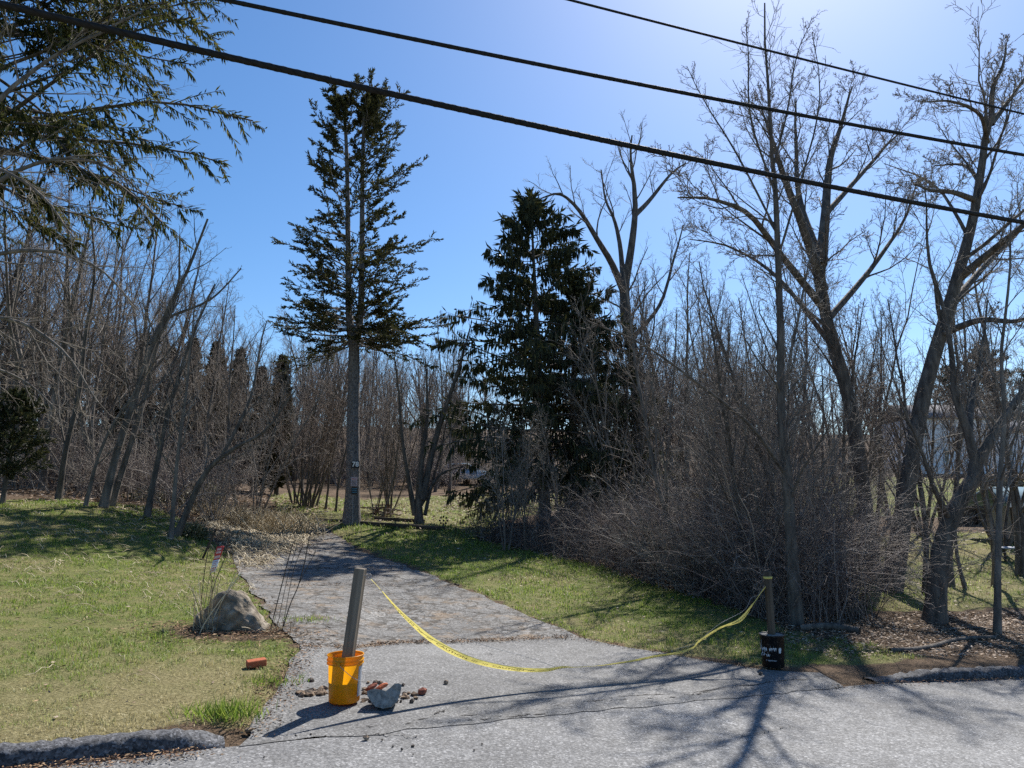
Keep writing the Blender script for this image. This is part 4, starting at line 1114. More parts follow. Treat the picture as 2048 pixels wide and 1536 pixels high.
def canes(name, u, v, n, spread, H, mat, label, cat, seed, rad=.008, lean=.25):
    r = np.random.default_rng(seed); c = G(u, v)
    b = np.c_[r.normal(0, spread[0], n), r.normal(0, spread[1], n), np.zeros(n)]
    b[:, 2] = tz(b[:, 0] + c[0], b[:, 1] + c[1]) - c[2] - .03
    d = np.c_[r.normal(0, lean, (n, 2)), np.ones(n)]
    B = path(r, b, d, H * r.uniform(.45, 1.1, n), 7, .07, .0, .10)
    R = rad * r.uniform(.5, 1.1, n)[:, None] * np.linspace(1, .5, 7)
    T = Tubes(); T.add(B, R, 4, r.random(n))
    o = link(name, T.mesh(name, mat), None, tuple(c))
    o['kind'] = 'stuff'
    return tag(o, label, cat)
canes('cane_shrub', 1000, 1080, 120, (.42, .3), 1.0, cane_dark, 'clump of dark upright cut canes at the near end of the thicket', 'shrub', 401)
canes('dry_grass_clump', 540, 1066, 420, (.6, .3), .85, straw_mat, 'pale dry ornamental grass leaning over the head of the driveway', 'grass clump', 402, .011, .7)
canes('dry_grass_clump', 455, 1040, 420, (.75, .4), .7, straw_mat, 'broad tan heap of dead stalks beyond the evergreen bush', 'grass clump', 406, .010, .8)
canes('dry_grass_clump', 590, 1050, 260, (.5, .25), .4, straw_mat, 'dry stalks at the far end of the driveway beside the spruce', 'grass clump', 407, .009, .9)
canes('dry_grass_clump', 500, 1060, 260, (.5, .3), .45, straw_mat, 'low matted dry grass between the bush and the driveway', 'grass clump', 403, .009, 1.0)
canes('dry_stalk_plant', 412, 1262, 26, (.06, .05), .75, straw_mat, 'dry pale stalks sprouting in front of the boulder', 'plant', 404, .007, .3)
canes('dry_stalk_plant', 520, 1262, 40, (.16, .06), .28, straw_mat, 'low broken stalks at the foot of the boulder slope', 'plant', 405, .006, .8)
def bush(name, u, v, dims, n, label, mat, seed, L=.09, W=.04, cat='bush'):
    r = np.random.default_rng(seed); c = G(u, v)
    t = thing(name, label, cat, tuple(c))
    ns = 26
    d = np.c_[r.normal(0, .8, (ns, 2)), np.ones(ns)]
    B = path(r, np.c_[r.normal(0, .15, (ns, 2)), np.full(ns, -.03)], d, np.full(ns, 1.0), 6, .15, .02); B *= np.array(dims)
    T = Tubes(); T.add(B, np.full((ns, 6), .008), 4); link('stem', T.mesh('stem', twig_gray), t)
    p = unit(r.normal(size=(n, 3))) * r.uniform(.35, 1, (n, 1)) ** .5; p[:, 2] = np.abs(p[:, 2])
    bump = np.array([1 + .45 * mnoise.noise(Vector(k * 2.2) + Vector((seed, 0, 0))) for k in p])[:, None]
    p = p * np.array(dims) * bump
    link('foliage', blade_mesh('foliage', blades(r, p, p + r.normal(0, .5, (n, 3)), L * r.uniform(.6, 1.2, n), W), mat, r.random(n)), t)
bush('evergreen_bush', 398, 1018, (.75, .6, .75), 1500, 'rounded evergreen bush with pale glossy leaves at the lawn corner', leaf_evergreen, 411)
bush('ivy_bush', 300, 1004, (.9, .5, .35), 1100, 'low ivy mound in the shade under the leaning trees', leaf_evergreen, 412, .08, .05)
bush('grass_tuft_bush', 385, 1075, (.35, .25, .3), 900, 'bright green leafy tuft at the lawn corner above the sign', leaf_evergreen, 413, .12, .02)
# bright green tussock by the kerb
r_ = np.random.default_rng(9)
def tussock(u, v, n, rad, H, label, seed):
    r = np.random.default_rng(seed); c = G(u, v)
    b = np.c_[r.normal(0, rad, (n, 2)) * np.array([1.5, .8]), np.zeros(n)]
    d = np.c_[r.normal(0, .45, (n, 2)), np.ones(n)]
    V = blades(r, b, d, H * r.uniform(.4, 1.15, n), .008)
    o = link('grass_tussock', mesh_np('grass_tussock', V.reshape(-1, 3), np.arange(4 * n).reshape(-1, 4), grass_mat, {'rnd': np.repeat(r.random(n), 4), 'dryb': np.full(4 * n, -.9)}), None, tuple(c))
    tag(o, label, 'grass tuft'); o['kind'] = 'stuff'
tussock(448, 1438, 420, .085, .15, 'bright green tussock of long grass at the end of the kerb', 421)
tussock(540, 1368, 160, .10, .09, 'small weedy tuft beside the apron near the loose brick', 422)
tussock(610, 1243, 160, .12, .09, 'weedy tuft at the driveway edge beside the boulder', 423)

# ------------------------------------------------------------------ buckets, posts, tape
def rot_axis(o, tx, ty, rz=0): o.rotation_euler = (tx, ty, rz)
yb = G(688, 1408)
bk = thing('yellow_bucket', 'yellow plastic pail holding the leaning wooden post at the driveway mouth', 'bucket', (yb[0], yb[1], tz1(yb[0], yb[1]) + .02), .4)
lathe('wall', [(.001, .004), (.118, .004), (.124, .012), (.140, .355), (.1425, .362), (.1425, .370)], yellow_plastic, 56, bk)
rim = lathe('rim', [(.1425, .300), (.1505, .302), (.1505, .308), (.143, .310), (.1432, .326), (.1520, .328), (.1520, .334), (.1436, .336), (.1438, .362), (.1500, .364), (.1500, .372), (.1420, .372)], yellow_plastic, 56, bk)
hd = tube_obj('handle', [(.156 * math.cos(a), .156 * math.sin(a) , .318 - .15 * math.sin((a + 2.1) / 3.14159 * 3.14159)) for a in np.linspace(-2.1, 1.04, 20)], .0024, steel, bk, 6)
for a in (-2.1, 1.04):
    box_obj('handle_ear', (.152 * math.cos(a), .152 * math.sin(a), .318), (.022, .022, .03), yellow_plastic, bk, Matrix.Rotation(a, 3, 'Z'), .003)
# sticker wrapped round part of the wall
th = np.linspace(-.85, -.05, 14); V = []
for zz in (.05, .285):
    rr = .1245 + (zz - .012) / .343 * .016 + .0012
    V.append(np.c_[rr * np.cos(th), rr * np.sin(th), np.full(14, zz)])
V = np.concatenate(V); i = np.arange(13); F = np.stack([i, i + 1, i + 15, i + 14], -1)
link('paper_sticker', mesh_np('paper_sticker', V, F, label_grey, None, True), bk)
# concrete poured in the bottom of the pail
lathe('concrete_fill', [(.001, .17), (.127, .165)], concrete_mat, 40, bk)

pt = thing('wooden_post', 'weathered square wooden post leaning in the yellow bucket', 'post', (yb[0] - .005, yb[1], tz1(yb[0], yb[1]) + .13))
Hp = 1.085
pz = box_obj('timber', (0, 0, 0), (.086, .092, Hp - .13), post_wood, pt, None, .004)
pz.location = (0, 0, (Hp - .13) / 2)
rot_axis(pt, math.radians(-1.0), math.radians(6.2), math.radians(-5))
PM = Matrix.Translation(pt.location) @ pt.rotation_euler.to_matrix().to_4x4()
hook_w = PM @ Vector((.05, -.02, Hp - .18))
hk = tube_obj('eye_hook', [(.045, -.02, Hp - .18), (.075, -.02, Hp - .18)], .0035, steel, pt, 6)
link('hook_ring', (lambda: (lambda T: (T.add(np.array([(.088 + .016 * math.cos(a), -.02, Hp - .18 + .016 * math.sin(a)) for a in np.linspace(0, 6.283, 15)]), np.full(15, .003), 6), T.mesh('hook_ring', steel))[1])(Tubes()))(), pt)

bb = G(1547, 1337)
b2 = thing('black_bucket', 'black plastic pail with a torn white printed label beside the kerb end', 'bucket', (bb[0], bb[1], tz1(bb[0], bb[1]) + .02), .2)
lathe('wall', [(.001, .004), (.112, .004), (.118, .012), (.134, .335), (.139, .337), (.139, .352), (.134, .354), (.130, .350), (.118, .03)], black_plastic, 48, b2)
lathe('concrete_fill', [(.001, .352), (.1325, .343)], concrete_mat, 40, b2)
# torn print: ragged patches following the wall
r_ = np.random.default_rng(3)
def wrap_patch(name, a0, a1, z0, z1, mat, parent, jagz=.02, n=26, R0=.118, R1=.134, zt=.335, lift=.0015):
    th = np.linspace(a0, a1, n); lo = z0 + np.abs(r_.normal(0, jagz, n)); hi = np.full(n, z1) - np.abs(r_.normal(0, jagz * .25, n))
    V = []
    for zz in (lo, hi):
        rr = R0 + (zz - .012) / (zt - .012) * (R1 - R0) + lift
        V.append(np.c_[rr * np.cos(th), rr * np.sin(th), zz])
    V = np.concatenate(V); i = np.arange(n - 1)
    return link(name, mesh_np(name, V, np.stack([i, i + 1, i + n + 1, i + n], -1), mat, None, True), parent)
fa = -math.pi / 2 - .55            # bearing of the side that faces the street
wrap_patch('printed_label', fa - 1.35, fa - .45, .17, .225, label_white, b2, .045)
wrap_patch('printed_label', fa - .25, fa + .35, .175, .225, label_white, b2, .03)
wrap_patch('printed_label', fa - 1.2, fa - .2, .115, .155, label_white, b2, .03)
wrap_patch('printed_label', fa + .55, fa + .8, .155, .225, label_white, b2, .02, 10)
wrap_patch('printed_label', fa - .6, fa + .35, .075, .092, label_grey, b2, .008)
p2 = thing('wooden_post', 'brown round-edged wooden post standing in the black bucket', 'post', (bb[0], bb[1], tz1(bb[0], bb[1]) + .33))
H2 = 1.06
lathe('timber', [(.043, -.02), (.044, .1), (.042, .4), (.043, .62), (.040, H2 - .335), (.037, H2 - .33), (.001, H2 - .328)], post_wood_dark, 14, p2)
rot_axis(p2, 0, math.radians(-.8), 0)
tie = lathe('tape_tie', [(.047, H2 - .415), (.0495, H2 - .41), (.0495, H2 - .395), (.047, H2 - .39)], tape_mat, 16, p2)

# caution tape: hangs in the vertical plane through both posts
A2 = np.array([hook_w.x + .06, hook_w.y, 0]); B2_ = np.array([bb[0] - .04, bb[1], 0])
def on_plane(u, v, push=0.0):
    r = ray(u, v); dv = B2_ - A2; nrm = np.array([dv[1], -dv[0], 0.0])
    t = np.dot(A2 - EYE, nrm) / np.dot(r, nrm)
    p = EYE + r * t; p[2] = max(p[2], tz1(p[0], p[1]) + .03)
    return p
tp = [(742, 1158), (762, 1180), (790, 1213), (822, 1245), (860, 1277), (905, 1304), (950, 1322), (1000, 1334), (1050, 1340), (1095, 1340), (1125, 1335), (1160, 1334), (1210, 1330), (1260, 1323), (1310, 1313), (1350, 1307), (1385, 1297), (1400, 1282), (1440, 1256), (1480, 1240), (1505, 1210), (1522, 1185), (1537, 1168)]
ctr = spline(np.array([on_plane(u, v) for u, v in tp]), 160)
wpx = np.interp(np.linspace(0, 1, 160), [0, .05, .10, .16, .22, .30, .40, .46, .50, .56, .66, .74, .78, .83, .87, .92, .97, 1], [3, 4, 9, 15, 17, 14, 11, 9, 3.5, 7, 8, 8, 9, 5, 12, 6, 8, 3])
tw = np.interp(np.linspace(0, 1, 160), [0, .08, .2, .4, .5, .62, .78, .86, .93, 1], [1.6, .9, .35, .5, 1.5, .7, .9, .2, 1.3, 1.0])
tan = unit(np.gradient(ctr, axis=0)); side = unit(np.cross(tan, np.array([0, 1., 0]) + 0 * tan)); back = np.cross(tan, side)
wd = wpx * .72 * ctr[:, 1] / FPX / 2 / np.clip(np.cos(tw), .45, 1)
wvec = side * np.cos(tw)[:, None] + back * np.sin(tw)[:, None]
up_ = np.where(wvec[:, 2:3] < 0, -1, 1); wvec = wvec * up_
ca = thing('caution_tape', 'sagging yellow barrier tape with black print strung between the two posts', 'tape', tuple(ctr[0]))
c0 = ctr[0]
cols = np.linspace(-1, 1, 5)
bulge = .12
V = np.stack([ctr + wvec * (wd * c)[:, None] + np.cross(tan, wvec) * (wd * bulge * math.cos(c * 2.2))[:, None] for c in cols], 1) - c0
i = np.arange(159)[:, None]; j = np.arange(4)[None]; a = i * 5 + j
link('strip', mesh_np('strip', V.reshape(-1, 3), np.stack([a, a + 1, a + 6, a + 5], -1).reshape(-1, 4), tape_mat, None, True), ca)
# black lettering bent along the strip, a hair in front of it
arc = np.r_[0, np.cumsum(np.linalg.norm(np.diff(ctr, axis=0), axis=1))]
tmx = text_mesh('lettering', '///  CAUTION  ///', .075, ink, .0)
co = np.array([v.co[:] for v in tmx.vertices]); faces = [list(p.vertices) for p in tmx.polygons]
span = co[:, 0].max() - co[:, 0].min()
nrep = int(arc[-1] / (span + .05))
for k in range(nrep):
    s0 = .12 + k * (span + .05)
    s = s0 + co[:, 0] - co[:, 0].min(); 
    if s.max() > arc[-1] - .05: break
    def I(arr): return np.stack([np.interp(s, arc, arr[:, q]) for q in range(3)], 1)
    cc, ww, tt, dd = I(ctr), unit(I(wvec)), unit(I(tan)), np.interp(s, arc, wd)
    y = co[:, 1] / .045
    nn_ = np.cross(tt, ww); nn_ = nn_ * np.where((nn_ * (EYE - cc)).sum(1) > 0, 1, -1)[:, None]
    bul = np.cross(tt, ww) * (dd * bulge * np.cos(y * .5 * 2.2))[:, None]
    Vt = cc + ww * (dd * y * .5)[:, None] + bul + nn_ * (.0035 + co[:, 2:3] * .2) - c0
    me = bpy.data.meshes.new('lettering'); me.from_pydata([tuple(v) for v in Vt], [], faces); me.materials.append(ink)
    link('lettering', me, ca)
# thin wire strung behind the tape
wp = [on_plane(u, v) for u, v in ((742, 1158), (775, 1182), (800, 1192), (845, 1228), (858, 1247), (960, 1290), (1050, 1315), (1110, 1336))]
gw = tube_obj('barrier_wire', [p + np.array([0, .05, 0]) - np.array(wp[0]) for p in wp], .0022, steel, None, 5, tuple(wp[0]), 60); tag(gw, 'thin grey wire hanging beside the barrier tape from the leaning post', 'wire')
wp = [on_plane(u, v) for u, v in ((1355, 1299), (1392, 1288), (1440, 1250), (1490, 1222), (1505, 1197), (1520, 1190), (1537, 1166))]
gw = tube_obj('barrier_wire', [p + np.array([0, .04, 0]) - np.array(wp[0]) for p in wp], .0022, steel, None, 5, tuple(wp[0]), 60); tag(gw, 'thin grey wire curling down from the post in the black bucket', 'wire')

# ------------------------------------------------------------------ rubble, bricks, boulder
def put(name, me, u, v, dz, rz, s, label, cat, group=None, tilt=(0, 0)):
    g = G(u, v); o = link(name, me, None, (g[0], g[1], g[2] + dz)); o.rotation_euler = (tilt[0], tilt[1], rz); o.scale = (s,) * 3
    return tag(o, label, cat, group)
# broken lump of concrete cast in a pail: half disc with a square notch left by a post
def concrete_lump():
    bm = bmesh.new()
    prof = [(-.145, .03), (-.138, -.01), (-.112, -.055), (-.065, -.095), (0, -.112), (.065, -.102), (.115, -.058), (.14, .01), (.15, .07), (.125, .088), (.09, .08), (.05, .055), (.012, .022), (-.03, .04), (-.07, .05), (-.11, .048)]
    r = random.Random(4); rows = []
    for k, y in enumerate((-.085, -.03, .05, .12)):
        s = (1.0, 1.0, .97, .86)[k]
        rows.append([bm.verts.new((x * s + r.uniform(-.004, .004), y + r.uniform(-.012, .012), z * s + r.uniform(-.004, .004))) for x, z in prof])
    n = len(prof)
    for k in range(3):
        for i in range(n):
            bm.faces.new((rows[k][i], rows[k][(i + 1) % n], rows[k + 1][(i + 1) % n], rows[k + 1][i]))
    for row, flip in ((rows[0], 1), (rows[-1], 0)):
        f = bm.faces.new(row[::-1] if flip else row); 
    bmesh.ops.recalc_face_normals(bm, faces=bm.faces); bmesh.ops.triangulate(bm, faces=[f for f in bm.faces if len(f.verts) > 4])
    me = bpy.data.meshes.new('concrete_lump'); bm.to_mesh(me); bm.free(); me.materials.append(concrete_mat)
    return me
put('concrete_lump', concrete_lump(), 768, 1417, .10, .12, .92, 'broken grey concrete lump with a square notch on the pavement', 'concrete', tilt=(-.35, 0))
half_brick = rock_mesh('brick', 3, (.06, .05, .045), brick_dark, 1, .4)
put('brick_fragment', half_brick, 845, 1391, .035, .4, .8, 'dark red broken brick lying apart from the rubble', 'brick')
slabm = rock_mesh('brick_fragment', 8, (.055, .035, .022), brick_dark, 2, .3)
put('brick_fragment', slabm, 742, 1397, .09, .3, 1.0, 'rusty flat fragment leaning on the concrete lump', 'brick', tilt=(0, -.5))
put('brick_fragment', rock_mesh('brick_fragment', 9, (.06, .03, .02), brick_mat, 2, .25), 763, 1403, .12, .3, .95, 'pinkish brick sliver lodged in the notch of the concrete lump', 'brick', tilt=(.2, -.35))
bo = box_obj('brick', (0, 0, 0), (.17, .095, .06), brick_mat, None, None, .006); g = G(512, 1336); bo.location = (g[0], g[1], g[2] + .045); bo.rotation_euler = (.05, -.06, .5)
tag(bo, 'loose orange red brick lying on the lawn edge', 'brick')
stones = [rock_mesh('stone', k, (.042, .034, .026), stone_mat, 1, .7) for k in range(4)]
dstones = [rock_mesh('stone', 10 + k, (.036, .03, .025), stone_dark, 1, .7) for k in range(2)]
r_ = random.Random(12)
for k in range(42):
    u = r_.choice([r_.uniform(592, 655), r_.uniform(600, 652)]); v = 1393 - max(0, (u - 610)) * .12 * r_.random() * 3 + r_.uniform(-5, 3)
    put('stone', stones[k % 4] if k % 5 else dstones[0], u, v, .018, r_.uniform(0, 6), r_.uniform(.35, 1.05), 'small tan stone in the scatter left of the yellow bucket', 'stone', 'stones left of the yellow bucket')
for k in range(44):
    u, v = r_.choice([(r_.uniform(726, 752), r_.uniform(1388, 1408)), (r_.uniform(722, 760), r_.uniform(1366, 1384)), (r_.uniform(790, 832), r_.uniform(1388, 1408))])
    put('stone', (stones + dstones)[k % 6], u, v, .017, r_.uniform(0, 6), r_.uniform(.4, .9), 'small stone in the rubble around the concrete lump', 'stone', 'stones round the concrete lump')
put('stone', rock_mesh('stone', 21, (.03, .03, .027), stone_mat, 2, .15), 892, 1370, .025, 0, .75, 'round tan stone lying alone right of the rubble', 'stone')
put('stone', dstones[0], 621, 1365, .02, 0, .9, 'dark stone at the back of the scatter left of the yellow bucket', 'stone')
put('stone', dstones[1], 806, 1374, .016, 0, .6, 'tiny dark stone on the apron behind the concrete lump', 'stone')
put('stone', dstones[1], 1521, 1352, .02, 0, .8, 'black pebble in front of the black bucket', 'stone')
put('stone', stones[2], 496, 1466, .02, 0, .8, 'pale stone by the joint at the foot of the lawn', 'stone')
put('stone', stones[1], 733, 1482, .02, 0, .6, 'lone pebble on the street below the rubble', 'stone')
r_ = random.Random(33)
for k in range(10):
    put('stone', dstones[k % 2], r_.uniform(500, 1000), r_.uniform(1455, 1520), .012, r_.uniform(0, 6), r_.uniform(.2, .4), 'grit sized dark stone on the street surface', 'stone', 'grit on the street')
# boulder
def boulder():
    bm = bmesh.new(); bmesh.ops.create_icosphere(bm, subdivisions=5, radius=1)
    xs_ = [-1.0, -.85, -.6, -.32, -.15, .05, .3, .6, .85, 1.0]; hs_ = [.30, .55, .78, .97, 1.0, .93, .76, .50, .22, .04]
    for v in bm.verts:
        p = v.co.copy(); h = float(np.interp(p.x, xs_, hs_)); rr = math.sqrt(max(1e-6, 1 - min(.999, p.x * p.x)))
        zc = p.z / rr; yc = p.y / rr
        zc = math.copysign(abs(zc) ** .8, zc)
        n_ = mnoise.noise(p * 1.9 + Vector((4, 1, 0))) * .30 + mnoise.noise(p * 4 + Vector((1, 0, 7))) * .10 + mnoise.noise(p * 9) * .05 - abs(mnoise.noise(p * 2.7 + Vector((2, 5, 1)))) * .18
        q = Vector((p.x * .45 * (1 + n_ * .3), yc * (.30 * (1 - .35 * abs(p.x)) * (1 + n_)), zc * h * .50 * (1 + n_ * .6)))
        v.co = q
    me = bpy.data.meshes.new('boulder'); bm.to_mesh(me); bm.free(); me.materials.append(boulder_mat)
    for p in me.polygons: p.use_smooth = True
    return me
put('boulder', boulder(), 468, 1256, .0, .05, .88, 'large grey humped boulder on the lawn corner beside the driveway', 'boulder')

# ------------------------------------------------------------------ wire trellises and the red sign
def trellis(label, D, lines, hoops, thick):
    base = np.array(P(*lines[0][0], D)); base[2] = tz1(base[0], base[1])
    t = thing('wire_trellis', label, 'trellis', tuple(base))
    for k, ln in enumerate(lines):
        w = np.array([P(p[0], p[1], D + (p[2] if len(p) > 2 else 0)) for p in ln])
        g0 = tz1(w[0][0], w[0][1])
        if k in thick[2]: w[0][2] = g0 - .05
        tube_obj('rod', w - base, thick[0] if k < 2 else thick[1], iron, t, 5, None, 14 if len(ln) > 2 else None)
    for (u, v, ru, rv, a0, a1, sh) in hoops:
        w = np.array([P(u + ru * (1 - sh * q) * math.cos(a), v - rv * (1 - sh * q) * math.sin(a), D) for q, a in zip(np.linspace(0, 1, 26), np.linspace(a0, a1, 26))])
        tube_obj('scroll', w - base, thick[1], iron, t, 5)
    return t
trellis('folded wire trellis with scrolled tops leaning beside the driveway edge', 8.6,
        [[(539, 1238), (566, 1160), (585, 1088)], [(562, 1248), (580, 1210), (596, 1173), (609, 1125), (619, 1072)], [(552, 1238), (575, 1155), (594, 1092)], [(564, 1228), (585, 1150), (604, 1095)], [(597, 1170), (614, 1135), (632, 1103)],
         [(581, 1100), (605, 1104), (630, 1111)], [(548, 1207), (563, 1207)]],
        [(596, 1092, 11, 14, 3.1, -2.6, .3), (597, 1093, 5, 6, 0, 5.5, .5), (622, 1100, 10, 13, 3.1, -2.6, .3), (622, 1100, 5, 6, 0, 5.5, .5), (624, 1070, 4, 8, 0, 3.6, .2)], (.006, .0035, (0, 1, 2, 3)))
trellis('wire trellis behind the boulder carrying the red sign', 8.9,
        [[(400, 1208), (407, 1160), (414, 1112), (424, 1075)], [(409, 1216), (430, 1165), (449, 1118), (460, 1068)], [(405, 1205), (420, 1150), (434, 1098)], [(408, 1206), (428, 1150), (441, 1098)], [(412, 1125), (447, 1124)]],
        [(456, 1080, 8, 13, 3.4, -2.6, .3), (457, 1080, 4, 5, 0, 5.5, .5), (434, 1072, 7, 10, 0, 3.6, .1)], (.005, .003, (0, 1, 2, 3)))
sg0, sg1, sg2, sg3 = [P(u, v, 8.86) for u, v in ((434, 1093), (449, 1091), (431, 1143), (419, 1147))]
sx = (sg1 - sg0); 
sign = thing('warning_sign', 'small red and white warning sign tied to the trellis behind the boulder', 'sign', tuple(sg0))
def quad_panel(name, f0, f1, mat, lift):
    a = sg0 + (sg3 - sg0) * f0; b = sg1 + (sg2 - sg1) * f0; c = sg1 + (sg2 - sg1) * f1; d = sg0 + (sg3 - sg0) * f1
    V = np.array([a, b, c, d]) - sg0; nrm = np.array([0, -1, 0])
    V = np.vstack([V + nrm * lift, V + nrm * (lift - .003)])
    F = np.array([[0, 1, 2, 3], [7, 6, 5, 4], [0, 4, 5, 1], [1, 5, 6, 2], [2, 6, 7, 3], [3, 7, 4, 0]])
    return link(name, mesh_np(name, V, F, mat), sign)
quad_panel('red_field', 0, .52, sign_red, .003); quad_panel('white_field', .52, 1, white_paint, .003)
def sign_bars(rows, mat, lift):
    r = np.random.default_rng(14)
    for f0, f1, x0, x1, n in rows:
        V, F = [], []
        xs_ = np.linspace(x0, x1, n * 2)
        for q in range(n):
            for (fa_, xa) in ((f0, xs_[2 * q]), (f0, xs_[2 * q + 1]), (f1, xs_[2 * q + 1]), (f1, xs_[2 * q])):
                L_ = sg0 + (sg3 - sg0) * fa_; R_ = sg1 + (sg2 - sg1) * fa_
                V.append(L_ + (R_ - L_) * xa - sg0 + np.array([0, -lift, 0]))
            F.append([4 * q, 4 * q + 1, 4 * q + 2, 4 * q + 3])
        link('lettering', mesh_np('lettering', np.array(V), np.array(F), mat), sign)
sign_bars([(.08, .16, .22, .72, 4), (.20, .28, .2, .8, 5), (.36, .47, .12, .88, 5)], white_paint, .006)
sign_bars([(.57, .60, .15, .8, 6), (.64, .67, .15, .7, 6), (.71, .74, .15, .75, 6), (.80, .86, .12, .85, 3), (.90, .94, .12, .8, 5)], sign_red, .006)
tag(tube_obj('leaning_stake', [np.zeros(3), P(432, 1058, G(405, 1118)[1]) - G(405, 1118)], .022, timber_old, None, 7, tuple(G(405, 1118))), 'short dark leaning stake at the lawn corner', 'stake')

# ------------------------------------------------------------------ signs on the spruce, timber, garden iron
def board(name, label, u0, v0, u1, v1, D, mat, cat='sign', thick=.012):
    a = P(u0, v0, D); b = P(u1, v1, D); c = (a + b) / 2
    t = thing(name, label, cat, tuple(c))
    box_obj('plate', (0, 0, 0), (abs(b[0] - a[0]), thick, abs(a[2] - b[2])), mat, t, None, .002)
    return t, abs(b[0] - a[0]), abs(a[2] - b[2])
DS = 21.735
t, w, h = board('house_number_sign', 'black number plate reading 78 nailed on the spruce trunk', 703, 922, 719, 936, DS, sign_black)
m_ = text_mesh('numerals', '78', h * 1.0, white_paint, .006); o = link('numerals', m_, t, (0, -.012, 0)); o.rotation_euler = (math.pi / 2, 0, 0)
t, w, h = board('notice_sign', 'faded pink and white notice on the spruce trunk below the number', 702, 954, 714, 972, DS - .02, sign_pinkish)
for k, f in enumerate((.28, .05, -.08, -.2, -.34)):
    box_obj('lettering', (0, -.008, f * h), (w * (.75, .7, .78, .6, .75)[k], .003, h * .045), sign_red if k == 0 else sign_black, t)
t, w, h = board('small_blue_sign', 'small dark blue plate on the spruce trunk under the notice', 703, 974, 715, 988, DS - .03, sign_black)
for k, f in enumerate((.26, 0, -.26)): box_obj('stripe', (0, -.008, f * h), (w * .85, .003, h * .14), sign_blue, t)
sk = tube_obj('thin_stake', [np.zeros(3), P(706, 990, DS - .03) - np.array([P(706, 1035, DS - .03)[0], DS - .03, tz1(P(706, 1035, DS)[0], DS)])], .012, steel, None, 6, (P(706, 1035, DS - .03)[0], DS - .03, tz1(P(706, 1035, DS)[0], DS)))
tag(sk, 'thin pale stake standing against the base of the spruce', 'stake')
def beam(u0, v0, u1, v1, wd_, ht, mat, label, name='timber_beam', dz=0.0, cat='timber'):
    a, b = G(u0, v0), G(u1, v1); c = (a + b) / 2; d = b - a; L = float(np.linalg.norm(d))
    o = box_obj(name, (0, 0, 0), (L, wd_, ht), mat, None, None, .012)
    o.location = (c[0], c[1], c[2] + ht / 2 - .01 + dz); o.rotation_euler = (0, -math.asin(d[2] / L), math.atan2(d[1], d[0]))
    return tag(o, label, cat)
beam(690, 1047, 890, 1060, .14, .11, timber_old, 'long dark landscape timber on the ground right of the spruce')
beam(620, 1040, 695, 1044, .12, .08, timber_old, 'short weathered timber lying left of the spruce base')
beam(745, 1040, 850, 1046, .12, .12, timber_old, 'second timber lying behind the long one near the iron fence panel')
# iron fence panel
g0 = G(742, 1036); fp = thing('iron_fence_panel', 'small rusty iron fence panel leaning behind the timber', 'fence panel', tuple(g0))
wpx_ = 20.5 * g0[1] / FPX
for zz in (.05, .42): box_obj('rail', (wpx_, 0, zz), (2 * wpx_, .02, .025), rust, fp)
for k in range(7): box_obj('bar', (wpx_ * 2 * (k + .5) / 7, 0, .23), (.016, .016, .46), rust if k % 3 else post_wood, fp)
tube_obj('scroll', [(0.02, -.015, .42), (.12, -.015, .30), (.25, -.015, .34), (.38, -.015, .28), (.5, -.015, .36)], .008, post_wood, fp, 5, None, 16)
# a birdhouse-like weathered board and brush pile behind it
bp = thing('brush_pile', 'low pile of cut branches between the spruce and the gnarled tree', 'brush pile', tuple(G(765, 1030)))
r = np.random.default_rng(61)
for k in range(26):
    a = r.uniform(0, 6.283); L = r.uniform(.4, 1.1); c = np.array([r.normal(0, .35), r.normal(0, .2), r.uniform(.02, .28)])
    d = np.array([math.cos(a), math.sin(a), r.normal(0, .25)]) * L / 2
    tube_obj('branch', [c - d, c, c + d], r.uniform(.008, .022), rust if k % 3 == 0 else twig_brown, bp, 5)
# pin wheel flower
gp = G(884, 1058); fl = thing('garden_spinner', 'black metal flower ornament on a thin stem in the grass', 'ornament', tuple(gp))
hw = P(887, 1041, gp[1]) - gp
tube_obj('stem', [np.zeros(3), hw * np.array([.4, 1, .5]), hw], .007, iron, fl, 5)
for k in range(8):
    a = k * math.pi / 4
    V = np.array([(0, 0, .09), (.03, 0, .105), (.035, 0, .15), (0, 0, .175), (-.035, 0, .15), (-.03, 0, .105)], float)
    V2 = np.vstack([V * np.array([.8, 1, .85]), V * np.array([.8, 1, .85]) + np.array([0, .008, 0])])
    R = np.array(Matrix.Rotation(a, 3, 'Y')); V2 = V2 @ R.T
    F = [np.array([[0, 1, 2, 3, 4, 5], [11, 10, 9, 8, 7, 6]]), np.array([[q, (q + 1) % 6, (q + 1) % 6 + 6, q + 6] for q in range(6)])]
    link('petal', mesh_np('petal', V2, F, iron), fl, tuple(hw))
lathe('hub', [(.001, -.012), (.03, -.01), (.03, .014), (.001, .016)], iron, 12, fl, tuple(hw)).rotation_euler = (math.pi / 2, 0, 0)
# fallen branches by the kerb
for k, (pp, rr, lb) in enumerate((([(1780, 1305), (1850, 1300), (1920, 1282), (1990, 1278)], .03, 'fallen dead limb lying in the leaves behind the kerb'),
                                  ([(1600, 1262), (1660, 1258), (1720, 1268)], .05, 'short dark rotting log at the foot of the thicket'),
                                  ([(1880, 1262), (1960, 1258), (2040, 1272), (2100, 1270)], .018, 'thin bent fallen branch beside the sapling'),
                                  ([(895, 1172), (905, 1169), (918, 1171)], .012, 'small stick on the driveway edge'))):
    w = [G(u, v) + np.array([0, 0, rr * .8]) for u, v in pp]
    tag(tube_obj('fallen_branch', np.array(w) - w[0], rr, bark_dark, None, 7, tuple(w[0]), 14), lb, 'branch')

